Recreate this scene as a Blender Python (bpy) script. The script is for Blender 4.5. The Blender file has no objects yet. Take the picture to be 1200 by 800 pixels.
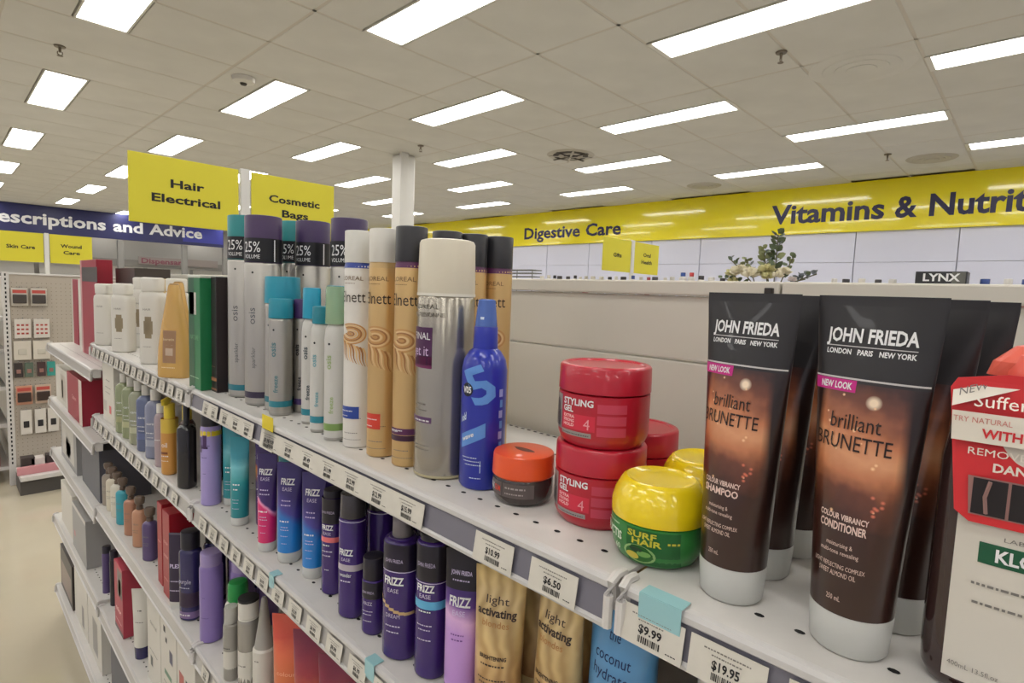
import bpy, bmesh, math, random
from mathutils import Matrix, Vector
random.seed(7)
SC = bpy.context.scene
COL = SC.collection
# ------------------------------------------------------------------ camera
EYE = 1.45                       # eye height above the floor, metres
YAW, PITCH, ROLL = 0.808774713, -0.086689787, 0.0376476656
def camera():
    cd = bpy.data.cameras.new('camera'); co = bpy.data.objects.new('camera', cd); COL.objects.link(co)
    ca, sa, cb, sb, cc, sc = (math.cos(YAW), math.sin(YAW), math.cos(PITCH), math.sin(PITCH), math.cos(ROLL), math.sin(ROLL))
    f = Vector((sa*cb, ca*cb, sb)); r = Vector((ca, -sa, 0)); u = r.cross(f)
    r2 = cc*r + sc*u; u2 = -sc*r + cc*u
    m = Matrix.Identity(4)
    for i in range(3):
        m[i][0] = r2[i]; m[i][1] = u2[i]; m[i][2] = -f[i]
    m.translation = Vector((0, 0, EYE)); m[0][3] = 0; m[1][3] = 0; m[2][3] = EYE
    co.matrix_world = m
    cd.sensor_width = 36; cd.lens = 648.75/1200*36; cd.clip_start = 0.01; cd.clip_end = 100
    SC.camera = co
camera()
# ------------------------------------------------------------------ world, exposure
W = bpy.data.worlds.new('world'); SC.world = W; W.use_nodes = True
W.node_tree.nodes['Background'].inputs[0].default_value = (0.9, 0.93, 1, 1)
W.node_tree.nodes['Background'].inputs[1].default_value = 0.3
SC.view_settings.view_transform = 'Standard'; SC.view_settings.look = 'None'
SC.view_settings.gamma = 1; SC.view_settings.use_curve_mapping = False
SC.view_settings.exposure = 0.55
LAMP = 8                       # strength of every ceiling light's diffuser
# ------------------------------------------------------------------ materials
def lin(c):
    return tuple((x/255/12.92 if x <= 10 else ((x/255+.055)/1.055)**2.4) for x in c[:3]) + (1,)
MATS = {}
def mat(name, col, rough=.45, metal=0, coat=0, trans=0, alpha=1, spec=.5, noise=0, nscale=8, bump=0, emit=0, ior=1.45):
    if name in MATS: return MATS[name]
    m = bpy.data.materials.new(name); m.use_nodes = True; nt = m.node_tree; b = nt.nodes['Principled BSDF']
    b.inputs['Base Color'].default_value = lin(col); b.inputs['Roughness'].default_value = rough
    b.inputs['Metallic'].default_value = metal; b.inputs['Coat Weight'].default_value = coat
    b.inputs['Transmission Weight'].default_value = trans; b.inputs['Alpha'].default_value = alpha
    b.inputs['Specular IOR Level'].default_value = spec; b.inputs['IOR'].default_value = ior
    if emit:
        b.inputs['Emission Color'].default_value = lin(col); b.inputs['Emission Strength'].default_value = emit
    if noise or bump:
        tc = nt.nodes.new('ShaderNodeTexCoord'); n = nt.nodes.new('ShaderNodeTexNoise')
        n.inputs['Scale'].default_value = nscale; n.inputs['Detail'].default_value = 4
        nt.links.new(tc.outputs['Object'], n.inputs['Vector'])
        if noise:
            cr = nt.nodes.new('ShaderNodeValToRGB'); c = lin(col)
            cr.color_ramp.elements[0].position = .3; cr.color_ramp.elements[1].position = .7
            cr.color_ramp.elements[0].color = tuple(x*(1-noise) for x in c[:3])+(1,)
            cr.color_ramp.elements[1].color = tuple(min(1, x*(1+noise)) for x in c[:3])+(1,)
            nt.links.new(n.outputs['Fac'], cr.inputs[0]); nt.links.new(cr.outputs[0], b.inputs['Base Color'])
        if bump:
            bp = nt.nodes.new('ShaderNodeBump'); bp.inputs['Strength'].default_value = bump; bp.inputs['Distance'].default_value = .002
            nt.links.new(n.outputs['Fac'], bp.inputs['Height']); nt.links.new(bp.outputs[0], b.inputs['Normal'])
    MATS[name] = m
    return m
def ramp_mat(name, stops, rough=.35, metal=0, coat=.2, slope=0, wav=0, spots=None, swirl=0, gscale=1, side=None):
    """print on packaging: colour bands over local height (metres), tilted by slope, edge waved by wav; optional printed light spots"""
    if name in MATS: return MATS[name]
    m = bpy.data.materials.new(name); m.use_nodes = True; nt = m.node_tree; b = nt.nodes['Principled BSDF']; L = nt.links.new
    b.inputs['Roughness'].default_value = rough; b.inputs['Metallic'].default_value = metal; b.inputs['Coat Weight'].default_value = coat
    tc = nt.nodes.new('ShaderNodeTexCoord'); sp = nt.nodes.new('ShaderNodeSeparateXYZ'); L(tc.outputs['Object'], sp.inputs[0])
    def math_(op, a, c):
        n = nt.nodes.new('ShaderNodeMath'); n.operation = op
        for i, v in enumerate((a, c)):
            if v is None: continue
            if isinstance(v, (int, float)): n.inputs[i].default_value = v
            else: L(v, n.inputs[i])
        return n.outputs[0]
    v = math_('ADD', sp.outputs[2], math_('MULTIPLY', sp.outputs[0], slope))
    if wav:
        n = nt.nodes.new('ShaderNodeTexNoise'); n.inputs['Scale'].default_value = 45*gscale; n.inputs['Detail'].default_value = 3
        L(tc.outputs['Object'], n.inputs['Vector'])
        v = math_('ADD', v, math_('MULTIPLY', math_('SUBTRACT', n.outputs['Fac'], .5), wav))
    hi = max(s[0] for s in stops); v = math_('DIVIDE', v, hi)
    cr = nt.nodes.new('ShaderNodeValToRGB'); e = cr.color_ramp.elements
    while len(e) < len(stops): e.new(.5)
    for i, s in enumerate(stops): e[i].position = s[0]/hi; e[i].color = lin(s[1])
    L(v, cr.inputs[0]); out = cr.outputs[0]
    if swirl:
        w = nt.nodes.new('ShaderNodeTexWave'); w.inputs['Scale'].default_value = swirl; w.inputs['Distortion'].default_value = 9; w.inputs['Detail'].default_value = 2
        L(tc.outputs['Object'], w.inputs['Vector'])
        mx = nt.nodes.new('ShaderNodeMixRGB'); mx.blend_type = 'MULTIPLY'; mx.inputs[0].default_value = .55
        c2 = nt.nodes.new('ShaderNodeValToRGB'); c2.color_ramp.elements[0].color = (.45, .3, .14, 1); c2.color_ramp.elements[1].color = (1, .97, .9, 1)
        L(w.outputs['Fac'], c2.inputs[0]); L(out, mx.inputs[1]); L(c2.outputs[0], mx.inputs[2]); out = mx.outputs[0]
    if spots:
        for (sx, sz, rad, colr, soft) in spots:
            d = nt.nodes.new('ShaderNodeVectorMath'); d.operation = 'DISTANCE'
            cb = nt.nodes.new('ShaderNodeCombineXYZ'); L(sp.outputs[0], cb.inputs[0]); L(sp.outputs[2], cb.inputs[2])
            L(cb.outputs[0], d.inputs[0]); d.inputs[1].default_value = (sx, 0, sz)
            mr = nt.nodes.new('ShaderNodeMapRange'); mr.inputs[1].default_value = rad*(1-soft); mr.inputs[2].default_value = rad
            mr.inputs[3].default_value = 1; mr.inputs[4].default_value = 0; L(d.outputs['Value'], mr.inputs[0])
            ft = math_('MULTIPLY', mr.outputs[0], math_('LESS_THAN', sp.outputs[1], 0.002))
            mx = nt.nodes.new('ShaderNodeMixRGB'); L(ft, mx.inputs[0]); L(out, mx.inputs[1]); mx.inputs[2].default_value = lin(colr); out = mx.outputs[0]
    if side:
        mr = nt.nodes.new('ShaderNodeMapRange'); mr.inputs[1].default_value = side[0]; mr.inputs[2].default_value = side[0]+.004
        L(math_('ABSOLUTE', sp.outputs[0], None), mr.inputs[0]); bk = math_('MAXIMUM', mr.outputs[0], math_('GREATER_THAN', sp.outputs[1], .001))
        mx = nt.nodes.new('ShaderNodeMixRGB'); L(bk, mx.inputs[0]); L(out, mx.inputs[1]); mx.inputs[2].default_value = lin(side[1]); out = mx.outputs[0]
    L(out, b.inputs['Base Color'])
    MATS[name] = m
    return m
shelf_m = mat('powder_coated_shelf', (205, 201, 196), .38, noise=.03, nscale=30)
lip_m = mat('shelf_edge_metal', (196, 193, 190), .32)
strip_m = mat('ticket_holder_grey', (112, 110, 120), .25, coat=.4)
strip_l = mat('ticket_holder_pale', (172, 168, 163), .3, coat=.3)
ticket_m = mat('ticket_paper', (205, 200, 188), .6, noise=.03, nscale=60)
panel_m = mat('gondola_panel_cream', (206, 200, 187), .5, noise=.02, nscale=5)
black_m = mat('black_ink', (22, 22, 24), .5)
hole_m = mat('punched_hole_shadow', (20, 19, 20), .9)
white_ink = mat('white_ink', (225, 225, 225), .5)
ceil_m = mat('mineral_ceiling_tile', (206, 205, 200), .9, noise=.04, nscale=3, bump=.25)
grid_m = mat('ceiling_grid', (196, 190, 180), .6)
floor_m = mat('polished_vinyl_floor', (190, 180, 158), .11, noise=.05, nscale=1.6, coat=.3)
yel_m = mat('yellow_fascia_gloss', (238, 224, 36), .12, coat=.5)
yel_s = mat('yellow_sign', (214, 203, 52), .45)
wall_m = mat('white_wall_panel', (214, 216, 234), .3)
navy_m = mat('navy_fascia', (44, 46, 92), .35)
post_m = mat('white_post', (214, 212, 206), .45)
# ------------------------------------------------------------------ mesh builder
class MB:
    def __init__(s): s.v = []; s.f = []; s.m = []; s.ms = []; s.subs = []
    def mi(s, m):
        if m not in s.ms: s.ms.append(m)
        return s.ms.index(m)
    def add(s, vs, fs, m, M=None):
        o = len(s.v); i = s.mi(m)
        s.v += [tuple(M @ Vector(v)) if M else tuple(v) for v in vs]
        s.f += [tuple(a+o for a in f) for f in fs]; s.m += [i]*len(fs)
    def box(s, x0, x1, y0, y1, z0, z1, m, bev=0):
        if bev <= 0:
            s.add([(x0,y0,z0),(x1,y0,z0),(x1,y1,z0),(x0,y1,z0),(x0,y0,z1),(x1,y0,z1),(x1,y1,z1),(x0,y1,z1)],
                  [(0,3,2,1),(4,5,6,7),(0,1,5,4),(1,2,6,5),(2,3,7,6),(3,0,4,7)], m)
        else:
            bm = bmesh.new(); bmesh.ops.create_cube(bm, size=1)
            for v in bm.verts: v.co = Vector(((x0+x1)/2+v.co.x*(x1-x0), (y0+y1)/2+v.co.y*(y1-y0), (z0+z1)/2+v.co.z*(z1-z0)))
            bmesh.ops.bevel(bm, geom=bm.edges[:], offset=bev, segments=2, affect='EDGES', profile=.5)
            bm.verts.index_update()
            s.add([v.co[:] for v in bm.verts], [[v.index for v in f.verts] for f in bm.faces], m); bm.free()
    def extr(s, pts, y0, y1, m):          # (x,z) profile run along y
        n = len(pts); vs = [(p[0], y0, p[1]) for p in pts]+[(p[0], y1, p[1]) for p in pts]
        fs = [(i, (i+1) % n, (i+1) % n+n, i+n) for i in range(n)] + [tuple(range(n-1, -1, -1)), tuple(range(n, 2*n))]
        s.add(vs, fs, m)
    def loft(s, secs, seg=28, cx=0, cy=0):
        """secs: (z, rx, ry, n, material[, dx, dy]) rings bottom to top; the material belongs to the band above the ring"""
        o = len(s.v); k = len(secs)
        for q in secs:
            z, rx, ry, n = q[:4]; dx = q[5] if len(q) > 5 else 0; dy = q[6] if len(q) > 6 else 0
            for i in range(seg):
                a = 2*math.pi*i/seg; c, t = math.cos(a), math.sin(a)
                if n > 2.01: c = math.copysign(abs(c)**(2/n), c); t = math.copysign(abs(t)**(2/n), t)
                s.v.append((cx+dx+rx*c, cy+dy+ry*t, z))
        for j in range(k-1):
            mi = s.mi(secs[j][4])
            for i in range(seg):
                a = o+j*seg+i; b = o+j*seg+(i+1) % seg
                s.f.append((a, b, b+seg, a+seg)); s.m.append(mi)
        s.f.append(tuple(o+i for i in range(seg-1, -1, -1))); s.m.append(s.mi(secs[0][4]))
        s.f.append(tuple(o+(k-1)*seg+i for i in range(seg))); s.m.append(s.mi(secs[-1][4]))
    def tube(s, pts, r, m, seg=6):
        pts = [Vector(p) for p in pts]; o = len(s.v); mi = s.mi(m)
        for i, p in enumerate(pts):
            d = (pts[min(i+1, len(pts)-1)]-pts[max(i-1, 0)]).normalized()
            a = d.cross(Vector((0, 0, 1))) if abs(d.z) < .9 else d.cross(Vector((1, 0, 0)))
            a.normalize(); b = d.cross(a)
            for j in range(seg):
                t = 2*math.pi*j/seg; s.v.append(tuple(p+a*(r*math.cos(t))+b*(r*math.sin(t))))
        for i in range(len(pts)-1):
            for j in range(seg):
                a = o+i*seg+j; b = o+i*seg+(j+1) % seg; s.f.append((a, b, b+seg, a+seg)); s.m.append(mi)
        s.f.append(tuple(range(o+seg-1, o-1, -1))); s.m.append(mi)
        e = o+(len(pts)-1)*seg; s.f.append(tuple(range(e, e+seg))); s.m.append(mi)
    def mesh(s, name, smooth=True):
        me = bpy.data.meshes.new(name); me.from_pydata(s.v, [], s.f)
        for m in s.ms: me.materials.append(m)
        me.polygons.foreach_set('material_index', s.m)
        if smooth:
            me.polygons.foreach_set('use_smooth', [True]*len(s.f)); me.update(); me.set_sharp_from_angle(angle=math.radians(38))
        me.update(); return me
    def build(s, name, parent=None, smooth=True, rot=0):
        o = None
        for nm, q in ([(name if not s.subs else 'fine_print' if name == 'lettering' else name, s)] if s.v else [])+[('lettering', t) for t in s.subs]:
            k = bpy.data.objects.new(nm, q.mesh(nm, smooth)); COL.objects.link(k)
            if parent: k.parent = parent
            if nm == 'fine_print': k['kind'] = 'stuff'
            if rot: k.rotation_euler = (rot, 0, 0)
            o = o or k
        return o
def tag(o, label=None, cat=None, group=None, kind=None):
    if label: o['label'] = label
    if cat: o['category'] = cat
    if group: o['group'] = group
    if kind: o['kind'] = kind
    return o
def empty(name, loc, rz=0, label=None, cat=None, group=None, kind=None):
    o = bpy.data.objects.new(name, None); COL.objects.link(o); o.location = loc; o.rotation_euler = (0, 0, rz); o.empty_display_size = .05
    return tag(o, label, cat, group, kind)
# ------------------------------------------------------------------ lettering: one glyph cache, composed without operators
CH = 'ABCDEFGHIJKLMNOPQRSTUVWXYZabcdefghijklmnopqrstuvwxyz0123456789&%$.,+-é/'
GL = {}
def glyphs():
    tmp = []
    def txt(b, off):
        c = bpy.data.curves.new('t', 'FONT'); c.body = b; c.size = 1; c.resolution_u = 2; c.offset = off; c.fill_mode = 'FRONT'
        o = bpy.data.objects.new('t', c); COL.objects.link(o); tmp.append(o); return o
    rows = []
    for w, off in (('r', 0), ('b', .028)):
        for ch in CH: rows.append((w, ch, txt(ch, off), txt(ch+'|', 0)))
    bar = txt('|', 0)
    bpy.context.view_layer.update(); dg = bpy.context.evaluated_depsgraph_get()
    xr = lambda o: max(v[0] for v in o.evaluated_get(dg).bound_box)
    base = xr(bar)
    for w, ch, a, b in rows:
        e = a.evaluated_get(dg); me = e.to_mesh()
        GL[w, ch] = ([(v.co.x, v.co.y) for v in me.vertices], [tuple(p.vertices) for p in me.polygons], xr(b)-base); e.to_mesh_clear()
    for o in tmp:
        c = o.data; bpy.data.objects.remove(o); bpy.data.curves.remove(c)
glyphs()
CAPH = max(v[1] for v in GL['r', 'H'][0])
def layout(s, w):
    x = 0; out = []
    for ch in s:
        if ch == ' ': x += .32; continue
        g = GL.get((w, ch)) or GL[w, '-']
        out.append((x, g)); x += g[2]
    return out, x
def put_text(mb, s, M, cx, z, cap, m, w='r', width=None, align='c', tilt=0):
    out, wd = layout(s, w)
    if wd <= 0: return
    sub_ = MB(); mb.subs.append(sub_); mb = sub_
    k = cap/CAPH; kx = (width/wd) if width else k
    x0 = cx-(wd*kx/2 if align == 'c' else 0)
    for gx, g in out:
        mb.add([M(x0+(gx+a)*kx, z+b*k+tilt*(gx+a)*kx) for a, b in g[0]], g[1], m)
def fine(mb, M, cx, z, w, h, m, n=None, seed=0):
    r = random.Random(int(z*1e5)+seed); x = cx-w/2
    while x < cx+w/2-h*.5:
        l = h*r.uniform(.5, 1.6); l = min(l, cx+w/2-x)
        mb.add([M(x, z), M(x+l, z), M(x+l, z+h*.7), M(x, z+h*.7)], [(0, 1, 2, 3)], m); x += l+h*.45
def patch(mb, M, s0, s1, z0, z1, m, nx=8, nz=2, shear=0):
    vs = []; fs = []
    for j in range(nz+1):
        for i in range(nx+1): vs.append(M(s0+(s1-s0)*i/nx, z0+(z1-z0)*j/nz+shear*(s1-s0)*i/nx))
    for j in range(nz):
        for i in range(nx): a = j*(nx+1)+i; fs.append((a, a+1, a+nx+2, a+nx+1))
    mb.add(vs, fs, m)
def disc(mb, M, cx, cz, rx, rz, m, seg=20):
    mb.add([M(cx+rx*math.cos(2*math.pi*i/seg), cz+rz*math.sin(2*math.pi*i/seg)) for i in range(seg)], [tuple(range(seg))], m)
def flatM(y=0, dx=0):
    return lambda s, z: (s+dx, y, z)
_arc = {}
def surf(secs, eps=.0003):
    def M(s, z):
        a = secs[0]; b = secs[-1]
        for i in range(len(secs)-1):
            if secs[i][0] <= z <= secs[i+1][0]: a, b = secs[i], secs[i+1]; break
        t = 0 if b[0] == a[0] else min(1, max(0, (z-a[0])/(b[0]-a[0])))
        rx, ry, n = (a[k]+(b[k]-a[k])*t for k in (1, 2, 3)); rx += eps; ry += eps
        key = (round(rx, 4), round(ry, 4), round(n, 1)); tb = _arc.get(key)
        if tb is None:
            tb = [(0, 0, -ry)]; L = 0; px, py = 0, -ry
            for i in range(1, 49):
                q = -math.pi/2+math.pi/2*1.6*i/48; c, t2 = math.cos(q), math.sin(q)
                if n > 2.01: c = math.copysign(abs(c)**(2/n), c); t2 = math.copysign(abs(t2)**(2/n), t2)
                x, y = rx*c, ry*t2; L += math.hypot(x-px, y-py); tb.append((L, x, y)); px, py = x, y
            _arc[key] = tb
        u = abs(s); lo = 0; hi = len(tb)-1
        if u >= tb[-1][0]: x, y = tb[-1][1:]
        else:
            while hi-lo > 1:
                md = (lo+hi)//2
                if tb[md][0] <= u: lo = md
                else: hi = md
            k = (u-tb[lo][0])/max(1e-9, tb[hi][0]-tb[lo][0]); x = tb[lo][1]+(tb[hi][1]-tb[lo][1])*k; y = tb[lo][2]+(tb[hi][2]-tb[lo][2])*k
        return (x if s >= 0 else -x, y, z)
    return M
# ------------------------------------------------------------------ the setting
CZ = EYE+1.529                   # ceiling height
def ceiling():
    root = empty('ceiling', (0, 0, CZ)); root['kind'] = 'structure'
    slab = MB(); slab.box(-5, 9, -5, 18.5, .02, .12, grid_m); slab.build('ceiling_slab', root, False)
    grid = MB(); PX, PY, X0, Y0 = 1.2, .604, .33, .66
    for i in range(-4, 8): grid.box(X0+i*PX-.012, X0+i*PX+.012, -5, 18.5, -.002, .02, grid_m)
    for j in range(-9, 30): grid.box(-5, 9, Y0+j*PY-.012, Y0+j*PY+.012, -.002, .02, grid_m)
    grid.build('ceiling_grid', root, False)
    sh = {}
    def tile(x0, x1, y, near):
        w = round(x1-x0, 3)
        if near:
            if w not in sh:
                b = MB(); b.box(.009, w-.009, .009, PY-.009, -.004, .02, ceil_m, .003); sh[w] = b.mesh('tile', False)
            o = bpy.data.objects.new('tile', sh[w]); COL.objects.link(o); o.parent = root; o.location = (x0, y, 0)
        else: far.box(x0+.009, x1-.009, y+.009, y+PY-.009, -.004, .02, ceil_m)
    far = MB(); n = 0; lit = []
    for i in range(-4, 8):
        for j in range(-4, 15):
            on = (i+j) % 2 == 0
            lx0, lx1 = X0+i*PX+.30, X0+i*PX+.57
            if on: lit.append((i, j, (lx0+lx1)/2, Y0+2*j*PY+PY))
            for q in (0, 1):
                y = Y0+(2*j+q)*PY; x0 = X0+i*PX
                near = (x0 > -1 and -.6 < y < 8.2 and x0+.9*y > .3 and n < 292)
                if on:
                    tile(x0, lx0, y, near); tile(lx1, x0+PX, y, near); n += 2*near
                else: tile(x0, x0+PX, y, near); n += near
    f = far.build('tile_field', root, False); f['kind'] = 'stuff'
    return lit
LIT = ceiling()
lamp_m = bpy.data.materials.new('light_diffuser'); lamp_m.use_nodes = True
_b = lamp_m.node_tree.nodes['Principled BSDF']; _b.inputs['Base Color'].default_value = (.9, .9, .9, 1)
_b.inputs['Emission Color'].default_value = (1, .99, .965, 1); _b.inputs['Emission Strength'].default_value = LAMP
frame_m = mat('light_frame', (210, 208, 200), .4)
def lights():
    fr = MB(); df = MB(); w, l = .135, .604
    for a in ((-w, -w+.012, -l, l), (w-.012, w, -l, l), (-w, w, -l, -l+.03), (-w, w, l-.03, l)): fr.box(*a, -.008, .02, frame_m)
    df.box(-w+.012, w-.012, -l+.03, l-.03, -.003, .012, lamp_m)
    fm = fr.mesh('frame', False); dm = df.mesh('diffuser', False)
    ords = ['nearest', 'second nearest', 'third nearest', 'fourth nearest', 'fifth nearest', 'sixth nearest', 'seventh nearest', 'eighth nearest', 'ninth nearest', 'tenth nearest', 'eleventh nearest', 'twelfth nearest']
    rows = ['first', 'second', 'third', 'fourth', 'fifth', 'sixth', 'seventh', 'eighth']
    seen = {}
    for i, j, x, y in sorted(LIT, key=lambda q: q[3]):
        if x > 7.9: continue
        vis = y > .1 and x > .3 and -.2 < (x-y)/(x+y)+.2 < 1.35
        if vis:
            k = seen.get(i, 0); seen[i] = k+1
            lab = f'recessed white ceiling light, {ords[min(k,11)]} of the {rows[min(max(i,0),7)]} row from the left'
            g = 'recessed ceiling lights'
        else: lab, g = 'recessed ceiling light outside the view, behind or beside the camera', 'ceiling lights out of view'
        r = empty('ceiling_light', (x, y, CZ), 0, lab, 'light', g)
        for n, m in (('frame', fm), ('diffuser', dm)):
            o = bpy.data.objects.new(n, m); COL.objects.link(o); o.parent = r
lights()
def struct_box(name, dims, m, **k):
    b = MB(); b.box(*dims, m); o = b.build(name, None, False); o['kind'] = 'structure'; return o
struct_box('floor', (-5, 9, -5, 18.5, -.1, 0), floor_m)
struct_box('wall_left', (-5.1, -5, -5, 18.5, 0, CZ), wall_m)
struct_box('wall_front', (-5, 9, -5.1, -5, 0, CZ), wall_m)
struct_box('wall_back', (-5, 9, 18.5, 18.6, 0, CZ), mat('back_wall_paint', (168, 164, 156), .6))
def right_wall():
    root = empty('wall_right', (8, 0, 0)); root['kind'] = 'structure'
    c = MB(); c.box(.03, .15, -5, 18.5, 0, CZ, mat('wall_core', (190, 190, 200), .7)); c.build('wall_core', root, False)
    ys = [-5, -3.2, -1.3, -.25, .756, 1.772, 2.689, 3.802, 4.622, 5.848, 6.811, 7.8, 8.8, 10, 12, 14, 16, 18.5]
    for a, b in zip(ys[:-1], ys[1:]):
        p = MB(); p.box(0, .03, a+.005, b-.005, .1, EYE+.544, wall_m, .002); p.build('wall_panel', root, False)
        p = MB(); p.box(0, .03, a+.005, b-.005, EYE+.548, EYE+.92, wall_m, .002); p.build('wall_panel', root, False)
right_wall()
def fascia(name, x, y, z, rz, L, H, m, label, words, txtm, bold='b', extra=None):
    r = empty(name, (x, y, z), rz, label, 'sign')
    b = MB(); b.box(0, L, -.05, 0, 0, H, m, .004); b.build('fascia_board', r, False)
    for (s, u, zz, cap, wd) in words:
        t = MB(); put_text(t, s, flatM(-.0525), u, zz, cap, txtm, bold, wd); t.build('lettering', r, False)
    return r
ink_n = mat('navy_ink', (38, 34, 72), .3)
# yellow fascia along the right wall: local x runs along world -y
fascia('fascia_sign', 8, 15.5, EYE+.92, -math.pi/2, 19.5, .609, yel_m,
       'long glossy yellow fascia sign band under the ceiling along the right wall',
       [('Vitamins', 13.372, .15, .235, 1.294), ('&', 14.221, .15, .235, .2), ('Nutrition', 15.07, .15, .235, 1.27), ('Digestive Care', 15.5-6.28, .13, .2, 2.2), ('First Aid', 15.5-10.1, .13, .2, 1.5)], ink_n)
def blue():
    r = fascia('fascia_sign', -3.2, 16, EYE+.92, 0, 8.62, .6, navy_m, 'long navy blue fascia sign with white lettering at the far back of the shop',
       [('Prescriptions and Advice', 5.95, .19, .24, 4.3)], white_ink)
    p = MB(); p.box(7.65, 8.6, -.052, -.05, .08, .5, mat('bright_blue_print', (58, 62, 150), .35)); p.build('blue_print_block', r, False)
blue()
def back_zone():
    g = mat('dispensary_grey', (138, 134, 128), .6); w = mat('dispensary_white', (198, 194, 184), .6); st = mat('steel_grey_post', (132, 130, 126), .4)
    pk = mat('plum_print', (132, 70, 84), .6)
    for i, (x, lab) in enumerate(((3.1, 'grey steel post below the navy sign, leftmost of three'), (4.45, 'grey steel post below the navy sign, middle of three'), (5.42, 'grey steel post at the right end of the navy sign'))):
        b = MB(); b.box(-.06, .06, -.06, .06, 0, EYE+.9, st, .005); o = b.build('post'); o.location = (x, 15.85, 0); tag(o, lab, 'post', 'steel posts under the navy sign')
    r = empty('dispensary_counter', (1, 17, 0), 0, 'pale dispensary counter with grey shelving behind white bottles, at the back', 'counter')
    b = MB(); b.box(-.5, 5.6, 0, .6, 0, 1.0, w, .01); b.build('counter_front', r, False)
    b = MB(); b.box(-.5, 5.6, .9, 1.2, EYE+.35, EYE+.52, g); b.box(-.5, 5.6, .9, 1.2, EYE-.1, EYE+.02, g); b.build('grey_shelf', r, False)
    for k in range(5):
        b = MB(); b.box(-.3+k*1.15, .75+k*1.15, 1.05, 1.1, EYE+.02, EYE+.33, w, .004); b.build('back_panel', r, False)
    b = MB(); b.box(2.9, 4.9, .85, .9, EYE+.42, EYE+.62, mat('plum_board', (150, 140, 134), .6)); b.build('counter_sign', r, False)
    t = MB(); put_text(t, 'Dispensary', flatM(.845), 3.5, EYE+.45, .13, pk, 'b', 1.1); t.build('lettering', r, False)
back_zone()
def column():
    b = MB(); b.box(-.1, .1, -.1, .1, 0, CZ-.002, post_m, .03)
    b.box(-.13, -.03, -.135, -.1, 0, CZ-.002, post_m, .005)
    o = b.build('column', None, False); o.location = (3.8, 5.45, 0); tag(o, 'square white column rising to the ceiling behind the hairspray cans', 'column')
column()
def flag_sign(x, y, zb, zt, wl, wr, left, right, lab, postz, gap=.018):
    r = empty('aisle_sign', (x, y, 0), 0, lab, 'sign')
    b = MB(); b.box(-.013, .013, -.006, .006, postz, zt+.005, post_m, .002); b.build('post', r, False)
    for (a, c, words) in ((-gap-wl, -gap, left), (gap, gap+wr, right)):
        p = MB(); p.box(a, c, -.003, .003, zb, zt, yel_s, .001)
        pp = p.build('sign_panel', r, False)
        n = len(words); H = zt-zb
        for i, (s, f) in enumerate(words):
            t = MB(); put_text(t, s, flatM(-.0036), (a+c)/2, zb+H*(.5+(n-1)*.115-i*.23)-H*.055, H*.115, black_m, 'b', (c-a)*f); t.build('lettering', pp, False)
flag_sign(.64, 1.71, EYE+.148, EYE+.325, .268, .262, [('Hair', .31), ('Electrical', .64)], [('Cosmetic', .62), ('Bags', .33)],
          'yellow double aisle sign on a white post reading Hair Electrical', EYE+.02)
flag_sign(2.495, 1.55, EYE+.128, EYE+.288, .245, .245, [('Gifts', .3)], [('Oral', .32), ('Health', .45)],
          'small pair of yellow aisle signs on a post before the white wall', EYE+.0)
flag_sign(.588, 5.3, EYE+.095, EYE+.305, .25, .25, [('Skin Care', .62)], [('Wound', .5), ('Care', .4)],
          'pair of yellow aisle signs below the navy sign at far left', EYE-.02)
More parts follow.
